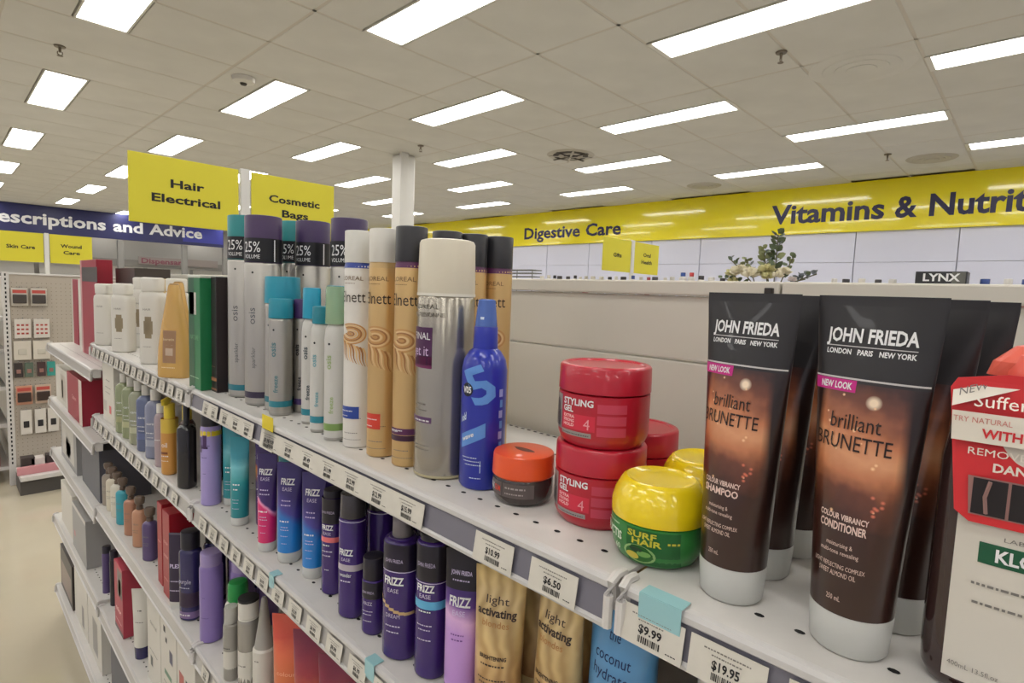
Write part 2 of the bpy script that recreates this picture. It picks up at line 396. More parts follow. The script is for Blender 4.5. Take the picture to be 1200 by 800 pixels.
def ceiling_bits():
    vm = mat('vent_metal', (178, 173, 162), .5); dk = mat('vent_dark', (70, 66, 60), .7)
    for n, (x, y, r, lab) in enumerate(((4.87, 3.87, .26, 'round louvred ceiling vent with dark slots right of the column'), (4.17, .98, .3, 'pale round ceiling vent disc above the vitamins lettering'),
                           (7.07, .957, .22, 'round ceiling vent close to the right wall'), (7.16, 3.41, .22, 'far round ceiling vent near the yellow fascia'))):
        t = empty('ceiling_vent', (x, y, CZ), 0, lab, 'vent')
        for k in range(4):
            q = r*(1-k*.23); b = MB(); mm = dk if (n == 0 and k % 2) else (vm if n != 1 else ceil_m)
            b.loft([(-.012-.004*k, q*.94, q*.94, 2, mm), (-.004, q, q, 2, mm)], 28); b.build('ring', t)
        if n == 0:
            for k in range(8):
                a = k*math.pi/4; b = MB(); b.add([(0, -.01, -.028), (r*.9, -.012, -.028), (r*.9, .012, -.028), (0, .01, -.028), (0, -.01, -.022), (r*.9, -.012, -.022), (r*.9, .012, -.022), (0, .01, -.022)],
                    [(0, 3, 2, 1), (4, 5, 6, 7), (0, 1, 5, 4), (1, 2, 6, 5), (2, 3, 7, 6), (3, 0, 4, 7)], vm if k % 2 else dk, Matrix.Rotation(a, 4, 'Z')); b.build('vane', t, False)
    met = mat('sprinkler_brass', (120, 110, 96), .4, metal=.6)
    for x, y, lab in ((.643, 4.87, 'small ceiling sprinkler near the top left lights'), (3.63, 1.29, 'small ceiling sprinkler between the two largest lights at right'), (6.65, 1.26, 'small far ceiling sprinkler above the vitamins lettering'), (3.64, 4.92, 'small ceiling sprinkler next to the white column')):
        t = empty('sprinkler', (x, y, CZ-.006), 0, lab, 'sprinkler')
        b = MB(); b.loft([(-.008, .03, .03, 2, met), (0, .034, .034, 2, met)], 14); b.build('escutcheon', t)
        b = MB(); b.loft([(-.04, .007, .007, 2, met), (-.008, .009, .009, 2, met)], 8); b.tube([(-.012, 0, -.035), (-.014, 0, -.05), (0, 0, -.06)], .003, met); b.tube([(.012, 0, -.035), (.014, 0, -.05), (0, 0, -.06)], .003, met); b.build('nozzle', t)
        b = MB(); b.loft([(-.064, .017, .017, 2, met), (-.061, .017, .017, 2, met)], 12); b.build('deflector', t)
    t = empty('smoke_detector', (1.66, 4.45, CZ-.006), 0, 'round pale smoke detector on the ceiling at upper left', 'detector')
    b = MB(); b.loft([(-.04, .04, .04, 2, frame_m), (-.03, .075, .075, 2, frame_m), (0, .08, .08, 2, frame_m)], 24); b.build('housing', t)
    b = MB(); b.loft([(-.052, .02, .02, 2, dk), (-.04, .026, .026, 2, dk)], 14); b.build('sensor', t)
ceiling_bits()
# ------------------------------------------------------------------ the gondola: bays A..D, shelves
XF, XB = .322, .6                # shelf front edge and back panel plane
SEAM = [-.72, .195, 1.112, 2.03, 2.947]
BN = ['nearest', 'second', 'third', 'far end']
def bay(i):
    y0, y1 = SEAM[i], SEAM[i+1]
    r = empty('shelving_bay', (XB, (y0+y1)/2, 0), 0, f'cream back panels and white base of the {BN[i]} shelving bay', 'shelving', 'bays of the hair care shelving')
    a, b = y0-(y0+y1)/2, y1-(y0+y1)/2
    zs = [EYE+.0055, EYE-.071, EYE-.36, EYE-.66, EYE-.96, EYE-1.25]
    for t, q in zip(zs[:-1], zs[1:]):
        p = MB(); p.box(.002, .02, a+.002, b-.002, q+.0012, t-.0012, panel_m, .0015); p.build('back_panel', r, False)
    p = MB(); p.box(-.004, .02, a+.001, b-.001, EYE+.005, EYE+.022, panel_m, .002); p.build('top_rail', r, False)
    p = MB(); p.box(-.006, .002, a+.001, a+.023, .14, EYE+.003, shelf_m, .001)
    p.build('upright', r, False)
    s = MB()
    for k in range(50):
        z = .2+k*.025
        if z < EYE-.05:
            for dy in (-.004, .004): s.box(-.0065, -.006, a+.012+dy-.0015, a+.012+dy+.0015, z, z+.012, hole_m)
    o = s.build('upright_slots', r, False); o['kind'] = 'stuff'
    p = MB(); p.box(-.26, .02, a+.002, b-.002, 0, .1, mat('kick_panel', (150, 146, 138), .5)); p.build('kick_panel', r, False)
    if i == 3:
        p = MB(); p.box(-.006, .02, b-.02, b+.01, .1, EYE+.02, shelf_m, .002); p.build('upright', r, False)
        s = MB()
        for k in range(46):
            s.box(-.0075, -.006, b-.012, b-.004, .2+k*.026, .214+k*.026, hole_m)
        o = s.build('upright_slots', r, False); o['kind'] = 'stuff'
for i in range(4): bay(i)
def shelf(i, z, lab, dark=True, holes=True, front=XF):
    y0, y1 = SEAM[i]+.003, SEAM[i+1]-.003; Y = (y0+y1)/2; a, b = y0-Y, y1-Y
    r = empty('shelf', (front, Y, z), 0, lab, 'shelf')
    D = XB-front-.0085
    p = MB(); p.extr([(.003, 0), (D, 0), (D, -.004), (.02, -.004), (.02, -.025), (.003, -.025), (.0005, -.02), (0, -.004), (.001, -.001)], a, b, shelf_m); p.build('tray', r, False)
    # rolled front edge, sloping face, ticket holder
    p = MB(); p.extr([(.002, .0005), (-.0015, -.0002), (-.003, -.003), (-.003, -.007), (-.0005, -.009), (.0005, -.009)], a+.004, b-.004, lip_m); p.build('front_edge', r, False)
    p = MB(); p.extr([(-.0005, -.009), (-.004, -.031), (-.005, -.033), (-.002, -.034), (0, -.031), (.0002, -.009)], a+.006, b-.006, strip_m if dark else strip_l); p.build('ticket_holder', r, False)
    p = MB(); p.extr([(-.0045, -.031), (-.0065, -.0325), (-.006, -.0355), (-.002, -.0355), (-.002, -.031)], a+.006, b-.006, lip_m); p.build('holder_edge', r, False)
    for e, sg in ((a, 1), (b, -1)):
        p = MB(); p.tube([(.012, e+sg*.0015, .0004), (.002, e+sg*.0015, .0012), (-.004, e+sg*.0018, -.002), (-.006, e+sg*.002, -.01), (-.0065, e+sg*.002, -.033)], .0036, shelf_m, 8); p.build('end_bracket', r)
    if holes:
        h = MB(); n = int((b-a-.05)/.0235)
        for k in range(n):
            yy = a+.03+k*.0235
            for xx in (.029,):
                h.add([(xx+.0022*math.cos(t*math.pi/4), yy+.0032*math.sin(t*math.pi/4), .00025) for t in range(8)], [tuple(range(8))], hole_m)
            if k % 4 == 0:
                for xx in (.12, .2):
                    h.add([(xx+.0022*math.cos(t*math.pi/4), yy+.0032*math.sin(t*math.pi/4), .00025) for t in range(8)], [tuple(range(8))], hole_m)
        for k in range(int((b-a-.05)/.012)):
            yy = a+.03+k*.012; h.add([(.262, yy, .00025), (.266, yy, .00025), (.266, yy+.006, .00025), (.262, yy+.006, .00025)], [(0, 1, 2, 3)], hole_m)
        o = h.build('perforations', r, False); o['kind'] = 'stuff'
    return r
ZT, ZS, ZU, ZV, ZB = EYE-.195, EYE-.41, EYE-.69, EYE-1.01, EYE-1.31
LV = [(ZT, 'top shelf'), (ZS, 'second shelf down'), (ZU, 'third shelf down'), (ZV, 'fourth shelf down'), (ZB, 'bottom shelf')]
what = {(0, 0): 'carrying the brown tubes', (1, 0): 'carrying hairspray cans and red jars', (2, 0): 'carrying white and gold bottles',
        (1, 1): 'carrying purple hair tubes', (2, 1): 'carrying clear green and blue bottles', (2, 2): 'carrying copper bottles and red boxes', (1, 2): 'carrying the orange tubes', (2, 3): 'carrying a pink box and white tube'}
for i in range(3):
    for k, (z, n) in enumerate(LV):
        shelf(i, z, f'white metal {n} of the {BN[i]} bay {what.get((i,k),"")}'.strip(), dark=(i < 2 and k == 0))
for z, n in ((EYE-.275, 'top shelf'), (EYE-.5, 'second shelf down'), (EYE-.715, 'third shelf down'), (EYE-1.0, 'fourth shelf down'), (EYE-1.31, 'bottom shelf')):
    shelf(3, z, f'white metal {n} of the far end bay holding boxes', dark=False)
# ------------------------------------------------------------------ price tickets
NTH = ['first', 'second', 'third', 'fourth', 'fifth', 'sixth', 'seventh', 'eighth', 'ninth', 'tenth', 'eleventh', 'twelfth', 'thirteenth', 'fourteenth', 'fifteenth', 'sixteenth', 'seventeenth', 'eighteenth', 'nineteenth', 'twentieth']
def ticket(y, z, w, h, price, lab, grp=None, n=1, m=None, x=.3175, detail=True):
    """card facing the aisle; y = its middle"""
    r = tag(empty('price_ticket', (x, y, z), -math.pi/2), lab, 'price ticket', grp)
    b = MB(); b.box(-w/2, w/2, 0, .0006, -h, 0, m or ticket_m); c = b.build('card', r, False); c.rotation_euler = (math.radians(-9), 0, 0)
    if detail:
        t = MB(); M = flatM(-.0003)
        for k in range(n):
            cx = -w/2+w*(k+.5)/n; q = min(w/n, .045)/.045
            fine(t, M, cx, -h*.2, .028*q, .0012, mat('grey_ink', (120, 116, 110), .6), seed=k)
            fine(t, M, cx, -h*.32, .018*q, .0012, mat('grey_ink', (120, 116, 110), .6), seed=k+9)
            put_text(t, price if isinstance(price, str) else price[k % len(price)], M, cx, -h*.62, h*.21, black_m, 'b', .017*q)
            x0 = cx-.008*q; rr = random.Random(k+int(y*1000))
            while x0 < cx+.008*q:
                ww = rr.uniform(.0003, .0011); t.add([(x0, -.0003, -h*.88), (x0+ww, -.0003, -h*.88), (x0+ww, -.0003, -h*.7), (x0, -.0003, -h*.7)], [(0, 1, 2, 3)], black_m); x0 += ww+rr.uniform(.0003, .0008)
            fine(t, M, cx+.0155*q, -h*.86, .007*q, .001, black_m, seed=k)
        t.build('lettering', r, False, math.radians(-9))
    return r
zt = ZT-.0095
ticket(.3145, zt, .0455, .0235, '$10.99', 'white price ticket below the orange lidded jar')
ticket(.25, zt, .0455, .0235, '$6.50', 'white price ticket reading $6.50 below the red jars')
ticket(.167, zt, .046, .0245, '$9.99', 'white price ticket reading $9.99 right of the shelf joint')
ticket(.117, zt, .046, .0245, '$19.95', 'white price ticket reading $19.95 below the shampoo tube')
ticket(.06, zt, .046, .0245, '$19.95', 'white price ticket below the conditioner tube, at the bottom edge')
ticket(.595, zt, .37, .0235, ['$14.99', '$9.99', '$9.49', '$11.99', '$12.99', '$12.99', '$15.99'], 'long white ticket strip below the gold hairspray cans', n=7)
ticket(.885, zt, .135, .0235, ['$9.99', '$8.49', '$9.49'], 'short white ticket strip below the silver cans with purple caps', n=3)
ticket(1.0, zt, .07, .0235, ['$9.99'], 'white ticket pair left of the short strip on top shelf', n=2)
ticket(.768, zt, .043, .026, '$9.99', 'white ticket hanging under the yellow tag')
yt = mat('yellow_tag', (222, 200, 40), .5); tl = mat('teal_tag', (158, 204, 208), .3, alpha=.85)
def tagcard(y, z, w, h, m, lab, top=True, x=.3165):
    r = tag(empty('shelf_tag', (x, y, z), -math.pi/2), lab, 'tag')
    b = MB(); b.box(-w/2, w/2, 0, .0005, -h, 0, m); b.build('flap', r, False)
    if top: b = MB(); b.box(-w/2, w/2, .0006, .013, -.0002, .0004, m); b.build('fold', r, False)
    return r
tagcard(.768, ZT+.012, .036, .02, yt, 'small yellow tag standing on top shelf edge below teal cans', False)
tagcard(.162, ZT+.0012, .03, .026, tl, 'pale teal tag folded over the shelf edge below yellow jar')
tagcard(.755, ZS+.0012, .016, .02, tl, 'teal tag folded over second shelf edge below the pink tube')
tagcard(.50, ZS+.0012, .018, .02, tl, 'teal tag folded over second shelf edge, nearest')
def ticket_run(ys, z, g, place):
    for k, y in enumerate(ys):
        ticket(y, z, .036, .021, random.choice(['$9.99', '$7.49', '$12.99', '$14.95', '$6.99']), f'{NTH[k]} small price ticket from the left on the {place}', g)
ticket_run([1.045-.052*k for k in range(17)], ZS-.0095, 'tickets on the second shelf of the second bay', 'second shelf under the hair tubes')
ticket_run([1.04-.056*k for k in range(14)], ZU-.0095, 'tickets on the third shelf of the second bay', 'third shelf edge near the orange tubes')
ticket_run([1.98-.058*k for k in range(15)], ZT-.0095, 'tickets on the top shelf of the third bay', 'top shelf edge below the white bottles')
ticket_run([1.98-.07*k for k in range(12)], ZS-.0095, 'tickets on the second shelf of the third bay', 'second shelf edge below the clear bottles')
#ITEMS#
# ------------------------------------------------------------------ products
def sub(mb, name, parent): return mb.build(name, parent) if mb.v else None
def prod(name, lab, cat, x, y, z, group=None, rz=0):
    # bottles and tubes are turned part of the way towards the aisle end, as the shop has them; cartons stand square
    turn = {'tube': .62, 'box': 0, 'jar': 0}.get(cat, .5) if y > .3 and x < 1 else 0
    return empty(name, (x, y, z+.0004), -math.pi/2+rz+turn*math.atan2(y, x), lab, cat, group)
def body_can(r, z0, z1, m, foot=None):
    f = foot or m
    return [(z0, r*.93, r*.93, 2, f), (z0+.0015, r, r, 2, f), (z0+.004, r, r, 2, m), (z1-.006, r, r, 2, m), (z1-.001, r*.93, r*.93, 2, m), (z1, r*.88, r*.88, 2, m)]
def cap_secs(r, z0, z1, m, b=.002, rt=None):
    rt = rt or r
    return [(z0, r, r, 2, m), (z1-b, rt, rt, 2, m), (z1-b*.3, rt-b*.3, rt-b*.3, 2, m), (z1, rt-b*1.2, rt-b*1.2, 2, m)]
def P(c, name='plastic', rough=.32, **k):
    return mat(f'{name}_{c[0]}_{c[1]}_{c[2]}_{rough}', c, rough, **k)
silver_m = mat('brushed_silver_can', (176, 172, 164), .34, metal=.75)
gold_m = mat('pale_gold_can', (206, 172, 118), .33, metal=.6)
clear_m = mat('frosted_clear_cap', (226, 226, 220), .28, trans=.35, coat=.3)
glass_m = mat('clear_plastic', (222, 226, 222), .08, trans=.8)
grey_ink = mat('grey_ink', (120, 116, 110), .6)

def tall_extra_can(x, y, r, h, capc, ringc, lab, texts=True, word='25%'):
    o = prod('aerosol_can', lab, 'hairspray can', x, y, ZT)
    hc = h-.072
    secs = body_can(r, 0, hc, silver_m, P((150, 147, 140), 'can_foot', .3))
    b = MB(); b.loft(secs); M = surf(secs)
    patch(b, M, -r*2.1, r*2.1, .012, .022, P(ringc, 'ring'), 20, 1)
    bo = b.build('body', o)
    c = MB(); cs = cap_secs(r*.99, hc-.002, h, P(capc, 'cap', .4)); c.loft(cs); c.build('cap', o)
    w = MB(); Mw = surf(cs, .0006); patch(w, Mw, -r*2.3, r*2.3, hc-.001, hc+.036, P((24, 24, 28), 'wrap', .4), 24, 1); wr = w.build('wrap', o)
    t = MB(); put_text(t, word, surf(cs, .001), -.002, hc+.014, .016, white_ink, 'r', .03); put_text(t, 'VOLUME', surf(cs, .001), -.002, hc+.004, .006, white_ink, 'r', .028)
    patch(t, surf(cs, .001), r*1.18, r*1.25, hc, hc+.034, white_ink, 1, 1); t.build('lettering', wr, False)
    l = MB()
    rot = lambda s, z: M(z*1.0, s)
    for k, (wd, cp) in enumerate((('osis', .012), ('sparkler', .007))):
        # upright lettering running up the can
        out, ww = layout(wd, 'r'); kk = cp/CAPH; z0 = (.06 if k else .13)
        for gx, g in out: l.add([M(-.006-b_*kk+.010, z0+(gx+a_)*kk) for a_, b_ in g[0]], g[1], P((92, 94, 98), 'ink', .5))
    disc(l, M, .0, hc-.018, .0018, .0018, black_m, 10)
    l.build('lettering', bo, False)
    return o
tall_extra_can(.375, .998, .0285, .308, (36, 130, 132), (40, 112, 126), 'tall silver hairspray can with teal cap, leftmost of the silver cans')
tall_extra_can(.372, .917, .0282, .302, (66, 46, 84), (52, 44, 66), 'tall silver hairspray can with purple cap and black wrap, nearest of the tall purple ones')
tall_extra_can(.46, .99, .028, .308, (36, 130, 132), (40, 112, 126), 'tall teal capped hairspray can glimpsed between two purple capped cans')
tall_extra_can(.45, .905, .0282, .302, (62, 44, 84), (52, 44, 66), 'tall purple capped can with black 5% wrap, middle of the three purple ones')
tall_extra_can(.455, .795, .0282, .3, (60, 42, 82), (52, 44, 66), 'tall purple capped can half hidden behind the white hairspray can')

def short_can(x, y, r, h, capc, ringc, lab, capr=1.03, hcap=.028, shoulder=False, capm=None, txt=(90, 94, 96), second=None, z=None):
    o = prod('styling_can', lab, 'styling can', x, y, ZT if z is None else z)
    hc = h-hcap; fm = P((196, 194, 188), 'can_white', .35) if shoulder else silver_m
    secs = body_can(r, 0, hc, fm, P((160, 157, 150), 'can_foot', .3))
    if shoulder: secs = secs[:3]+[(hc-.02, r, r, 2, fm), (hc-.008, r*.9, r*.9, 2, fm), (hc, r*.62, r*.62, 2, fm)]
    b = MB(); b.loft(secs, 24); M = surf(secs); patch(b, M, -r*2.1, r*2.1, .013, .022, P(ringc, 'ring'), 18, 1); bo = b.build('body', o)
    c = MB(); c.loft(cap_secs(r*capr, hc-.001, h, capm or P(capc, 'cap', .35), .002, r*capr*.96), 24); c.build('cap', o)
    l = MB(); ik = P(txt, 'ink', .5)
    for wd, cp, z0, dx in (('osis', r*.55, hc-.058, -.001), ('freeze', r*.4, .035, .002)):
        out, ww = layout(wd, 'b'); kk = cp/CAPH
        for gx, g in out: l.add([M(dx-b_*kk+r*.2, z0+(gx+a_)*kk*1.05) for a_, b_ in g[0]], g[1], ik)
    disc(l, M, -.001, hc-.018 if not shoulder else hc-.026, .0016, .0016, black_m, 10); l.build('lettering', bo, False)
    return o
short_can(.378, .859, .0262, .207, (32, 138, 160), (40, 112, 126), 'fat silver can with wide turquoise cap behind the small turquoise can', 1.02, .04)
short_can(.358, .820, .0165, .174, (36, 132, 152), (46, 124, 138), 'small silver styling can with turquoise cap in front of the fat one', 1.05, txt=(96, 130, 136))
short_can(.391, .817, .0135, .174, (70, 46, 96), (80, 62, 110), 'small silver styling can with purple cap', 1.05, txt=(40, 40, 44))
short_can(.368, .742, .0135, .192, (36, 146, 176), (46, 130, 146), 'slim white bottle with tall bright blue cap', .92, .042, True, txt=(70, 80, 84))
short_can(.397, .728, .0145, .196, (38, 132, 152), (46, 130, 146), 'slim bottle with tall teal cap behind the short teal capped one', .92, .045, True)
short_can(.356, .693, .0128, .168, (36, 124, 140), (46, 130, 146), 'white bottle with short dark teal cap, left of the green ringed bottle', .85, .022, True, txt=(110, 160, 168))
short_can(.352, .645, .0138, .195, (170, 196, 160), (120, 150, 84), 'white bottle with clear pale green cap and green ring', .95, .046, True, capm=mat('clear_green_cap', (176, 206, 170), .15, trans=.5), txt=(150, 168, 120))
short_can(.440, .710, .0262, .207, (36, 138, 158), (46, 124, 138), 'fat turquoise capped can standing behind the slim white bottles', 1.02, .04)

def elnett(x, y, h, bodym, capc, ring, bandm, lab, word='nett'):
    r = .0172; o = prod('hairspray_can', lab, 'hairspray can', x, y, ZT); hc = h-.037
    secs = body_can(r, 0, hc, bodym); b = MB(); b.loft(secs); M = surf(secs); bo = b.build('body', o)
    c = MB(); c.loft(cap_secs(r*1.0, hc-.001, h, P(capc, 'cap', .35), .0012)); c.build('cap', o)
    g = MB(); patch(g, M, -r*2.3, r*2.3, hc-.0075, hc-.001, ring, 22, 1); g.build('ring', bo)
    s = MB()
    sw = P((196, 148, 92), 'curl_print', .4); sw2 = P((164, 116, 70), 'curl_print', .4); sw3 = P((222, 190, 140), 'curl_print', .4)
    # printed curl of hair: nested crescents
    for k, (rr, mm) in enumerate(((.017, sw), (.0145, sw3), (.0125, sw2), (.0105, sw), (.0078, sw3), (.0055, sw2), (.0032, sw))):
        n = 26; vs = []; fs = []
        for i in range(n+1):
            a = -2.6+4.6*i/n
            for q in (rr, rr-.0019): vs.append(surf(secs, .0003+.00005*k)(-.002+q*1.25*math.cos(a), .142+q*.85*math.sin(a)-.005*i/n))
        for i in range(n): fs.append((2*i, 2*i+1, 2*i+3, 2*i+2))
        s.add(vs, fs, mm)
    rr = random.Random(int(y*1000))
    for k in range(9):
        a0 = -.016+.0036*k; zz = .132-.0012*k; s.add([M(a0+.0012*i+.0012*math.sin(i*.9), zz-i*.0034) for i in range(8)]+[M(a0+.003-.0003*i+.0012*i+.0012*math.sin(i*.9), zz-i*.0034) for i in range(7, -1, -1)], [tuple(range(16))], (sw, sw2, sw3)[k % 3])
    s.build('curl_print', bo)
    t = MB(); dk = P((48, 38, 32), 'ink', .5); br = P((120, 96, 66), 'ink', .5)
    put_text(t, "L'OREAL".replace("'", ''), M, -.001, hc-.022, .0048, br, 'r', .03)
    fine(t, M, -.004, hc-.026, .016, .0011, br)
    put_text(t, 'Elnett', M, -.001, hc-.048, .013, dk, 'r', .036)
    fine(t, M, 0, .036, .026, .0012, br); fine(t, M, 0, .018, .018, .0014, grey_ink); fine(t, M, -.001, .01, .03, .001, grey_ink)
    t.build('lettering', bo, False)
    p = MB()
    for (s0, s1, z0, z1, mm) in bandm: patch(p, surf(secs, .0005), s0, s1, z0, z1, mm, 8, 1)
    fine(p, surf(secs, .0008), -.006, bandm[0][2]+(bandm[0][3]-bandm[0][2])*.6, .018, .0016, white_ink); fine(p, surf(secs, .0008), -.008, bandm[0][2]+.003, .012, .0014, white_ink)
    p.build('name_band', bo)
    return o
wl = P((214, 210, 202), 'white_can', .32)
plum = P((92, 44, 84), 'plum_ring', .35)
elnett(.359, .603, .262, wl, (206, 204, 196), P((52, 72, 150), 'blue_ring'), [(-.02, .011, .036, .051, P((44, 70, 150), 'blue_band'))], 'white hairspray can with white cap, blue ring and blue band')
elnett(.361, .552, .262, gold_m, (206, 202, 192), P((196, 164, 110), 'gold_ring'), [(-.013, .007, .033, .051, P((204, 64, 48), 'red_band'))], 'gold hairspray can with white cap and small red square')
elnett(.363, .503, .262, gold_m, (44, 43, 46), plum, [(-.019, .02, .036, .043, plum), (-.019, .02, .029, .0352, P((60, 30, 52), 'plum_band'))], 'gold hairspray can with black cap, nearest of the black capped ones')
elnett(.412, .502, .262, gold_m, (44, 43, 46), plum, [(-.019, .02, .036, .043, plum), (-.019, .02, .029, .0352, plum)], 'gold hairspray can with black cap behind the silver can')
elnett(.447, .496, .262, gold_m, (44, 43, 46), plum, [(-.019, .02, .036, .043, plum), (-.019, .02, .029, .0352, plum)], 'gold hairspray can with black cap, rearmost, seen above the blue bottle')
elnett(.482, .4875, .262, gold_m, (44, 43, 46), plum, [(-.019, .02, .036, .043, plum), (-.019, .02, .029, .0352, plum)], 'gold hairspray can with black cap, rightmost, directly behind the blue bottle')

def big_silver(x, y):
    r = .0305; h = .247; o = prod('hairspray_can', 'wide silver hairspray can with cream cap and plum label square', 'hairspray can', x, y, ZT)
    hc = .192; m = mat('mirror_silver_can', (168, 162, 150), .22, metal=.85)
    secs = body_can(r, 0, hc, m, P((176, 166, 132), 'can_foot', .35)); b = MB(); b.loft(secs, 40); M = surf(secs); bo = b.build('body', o)
    c = MB(); c.loft([(hc-.001, r*.99, r*.99, 2, P((206, 198, 178), 'cap', .35)), (hc+.012, r*.985, r*.985, 2, P((206, 198, 178), 'cap', .35)), (h-.004, r*.95, r*.95, 2, P((206, 198, 178), 'cap', .35)), (h-.001, r*.9, r*.9, 2, P((206, 198, 178), 'cap', .35)), (h, r*.8, r*.8, 2, P((206, 198, 178), 'cap', .35))], 36); c.build('cap', o)
    g = MB(); g.loft([(hc-.003, r*1.005, r*1.005, 2, P((220, 216, 204), 'rim')), (hc, r*1.005, r*1.005, 2, P((220, 216, 204), 'rim'))], 36); g.build('rim', o)
    p = MB(); patch(p, M, -.036, .0, .118, .157, P((74, 36, 76), 'plum_square'), 10, 1); patch(p, M, -.036, .0, .115, .127, P((110, 38, 84), 'plum_square'), 10, 1); patch(p, M, -.036, .001, .0585, .0645, P((86, 52, 96), 'plum_square'), 10, 1); lp = p.build('label', bo)
    t = MB(); M2 = surf(secs, .0006); put_text(t, 'PROFESSIONNEL'[:12], M2, -.01, .168, .0042, P((110, 104, 96), 'ink', .5), 'r', .046)
    put_text(t, "LOREAL", M2, -.01, .176, .0045, P((110, 104, 96), 'ink', .5), 'r', .034)
    put_text(t, 'FINAL', M2, -.015, .1445, .007, white_ink, 'r', .026); t.build('lettering', bo, False)
    q = MB(); put_text(q, 'get it', M2, -.017, .128, .010, P((206, 180, 214), 'ink', .5), 'r', .026); fine(q, M2, -.012, .06, .022, .0022, white_ink); fine(q, M2, -.014, .077, .016, .0022, grey_ink); fine(q, M2, -.014, .071, .02, .0014, grey_ink)
    fine(q, M2, -.014, .034, .026, .001, grey_ink); fine(q, M2, -.014, .03, .026, .001, grey_ink); q.build('fine_print', bo, False)
big_silver(.375, .456)

def blue_spray(x, y):
    o = prod('spray_bottle', 'royal blue pump spray bottle with big pale 5 numeral', 'spray bottle', x, y, ZT); r = .0228
    bl = P((34, 48, 158), 'royal_blue', .28, coat=.3); h = .149; lb = P((92, 140, 208), 'light_blue', .35); wi = P((200, 216, 232), 'pale_ink')
    secs = [(0, r*.9, r*.9, 2, bl), (.003, r, r, 2, bl), (.118, r, r, 2, bl), (.128, r*.92, r*.92, 2, bl), (.136, r*.7, r*.7, 2, bl), (.14, r*.5, r*.5, 2, bl)]
    b = MB(); b.loft(secs, 36); M = surf(secs); bo = b.build('body', o)
    c = MB(); c.loft(cap_secs(.0125, .139, .161, bl, .001, .0118), 24); c.build('collar', o)
    n = MB(); fr = mat('frosted_blue_cap', (96, 128, 206), .25, trans=.35); n.loft([(.161, .0112, .0112, 2, fr), (.176, .0098, .0098, 2, fr), (.187, .0085, .0085, 2, fr), (.188, .006, .006, 2, fr)], 20); n.build('nozzle_cap', o)
    n = MB(); n.loft([(.168, .0022, .0022, 2, wi), (.1705, .0022, .0022, 2, wi)], 10, 0, -.0092); n.build('nozzle', o)
    t = MB()
    # numeral, brand roundel, diagonal band
    out, _ = layout('5', 'b'); g = out[0][1]; k = .034/CAPH; a0 = .45
    bm = bmesh.new(); vv = [bm.verts.new((a, b_, 0)) for a, b_ in g[0]]
    for f in g[1]:
        try: bm.faces.new([vv[i] for i in f])
        except ValueError: pass
    bmesh.ops.triangulate(bm, faces=bm.faces[:])
    for _ in range(3): bmesh.ops.subdivide_edges(bm, edges=[e for e in bm.edges if e.calc_length() > .09], cuts=1); bmesh.ops.triangulate(bm, faces=bm.faces[:])
    bm.verts.index_update()
    t.add([M(-.012+(v.co.x*math.cos(a0)-v.co.y*math.sin(a0))*k*1.25+.012, .084+(v.co.x*math.sin(a0)+v.co.y*math.cos(a0))*k) for v in bm.verts], [[v.index for v in f.verts] for f in bm.faces], lb); bm.free()
    M2 = surf(secs, .0006)
    disc(t, M2, -.0085, .0995, .0068, .0068, P((24, 26, 44), 'ink', .4), 20)
    put_text(t, 'V05', surf(secs, .0009), -.0085, .0965, .006, white_ink, 'b', .0105)
    patch(t, M, -.016, .012, .04, .054, lb, 8, 1, shear=.5)
    put_text(t, 'wave', M2, -.0065, .0475, .0045, white_ink, 'b', .014, tilt=.5)
    for k in range(3): fine(t, M, -.004+.002*k, .032-.0035*k, .018, .0013, wi, seed=k)
    put_text(t, 'hold', M, -.013, .066, .007, wi, 'b', .008, tilt=.5)
    fine(t, M, .003, .012, .012, .0013, wi)
    t.add([M(.0075, .018), M(.0081, .018), M(.0081, .03), M(.0075, .03)], [(0, 1, 2, 3)], wi)
    for k in range(7): patch(t, M, .026+.0012*(k % 2), .031, .03+k*.0105, .0375+k*.0105, lb if k % 2 else P((150, 160, 214), 'ink'), 2, 1)
    t.build('lettering', bo, False)
blue_spray(.381, .400)

def orange_jar(x, y):
    o = prod('hair_wax_jar', 'low dark jar with orange screw lid', 'jar', x, y, ZT); r = .0292
    dm = P((64, 56, 54), 'smoky_plastic', .2, coat=.5); og = P((226, 84, 36), 'orange_lid', .3, coat=.3)
    secs = [(0, r*.82, r*.82, 2, dm), (.003, r*.93, r*.93, 2, dm), (.008, r*.98, r*.98, 2, dm), (.022, r*.98, r*.98, 2, dm), (.026, r*.9, r*.9, 2, dm)]
    b = MB(); b.loft(secs, 40); M = surf(secs); bo = b.build('body', o)
    l = MB(); l.loft([(.0245, r*.98, r*.98, 2, og), (.026, r*1.02, r*1.02, 2, og), (.043, r*1.0, r*1.0, 2, og), (.0455, r*.97, r*.97, 2, og), (.0465, r*.9, r*.9, 2, og)], 44)
    lo = l.build('lid', o)
    e = MB(); e.add([(.013*math.cos(i*math.pi/8)*(1 if i < 9 else .8), .0045*math.sin(i*math.pi/8), .0468) for i in range(16)], [tuple(range(16))], P((96, 38, 26), 'lid_logo', .5)); e.build('lid_logo', lo, False)
    p = MB(); patch(p, M, -.032, .032, .0085, .0215, P((92, 82, 80), 'jar_label', .35), 20, 1); patch(p, surf(secs, .0005), .000, .001, .0085, .0215, P((40, 36, 36), 'jar_label', .35), 1, 1); lp = p.build('label', bo)
    t = MB(); M2 = surf(secs, .0007); put_text(t, 'WAX', M2, -.018, .0125, .0055, white_ink, 'b', .013); put_text(t, 'GUM', M2, -.006, .0125, .005, P((220, 70, 50), 'ink'), 'b', .009)
    fine(t, M2, .014, .0165, .02, .0022, P((170, 160, 156), 'ink')); fine(t, M2, .013, .0115, .018, .0018, P((170, 160, 156), 'ink')); t.build('lettering', lp, False)
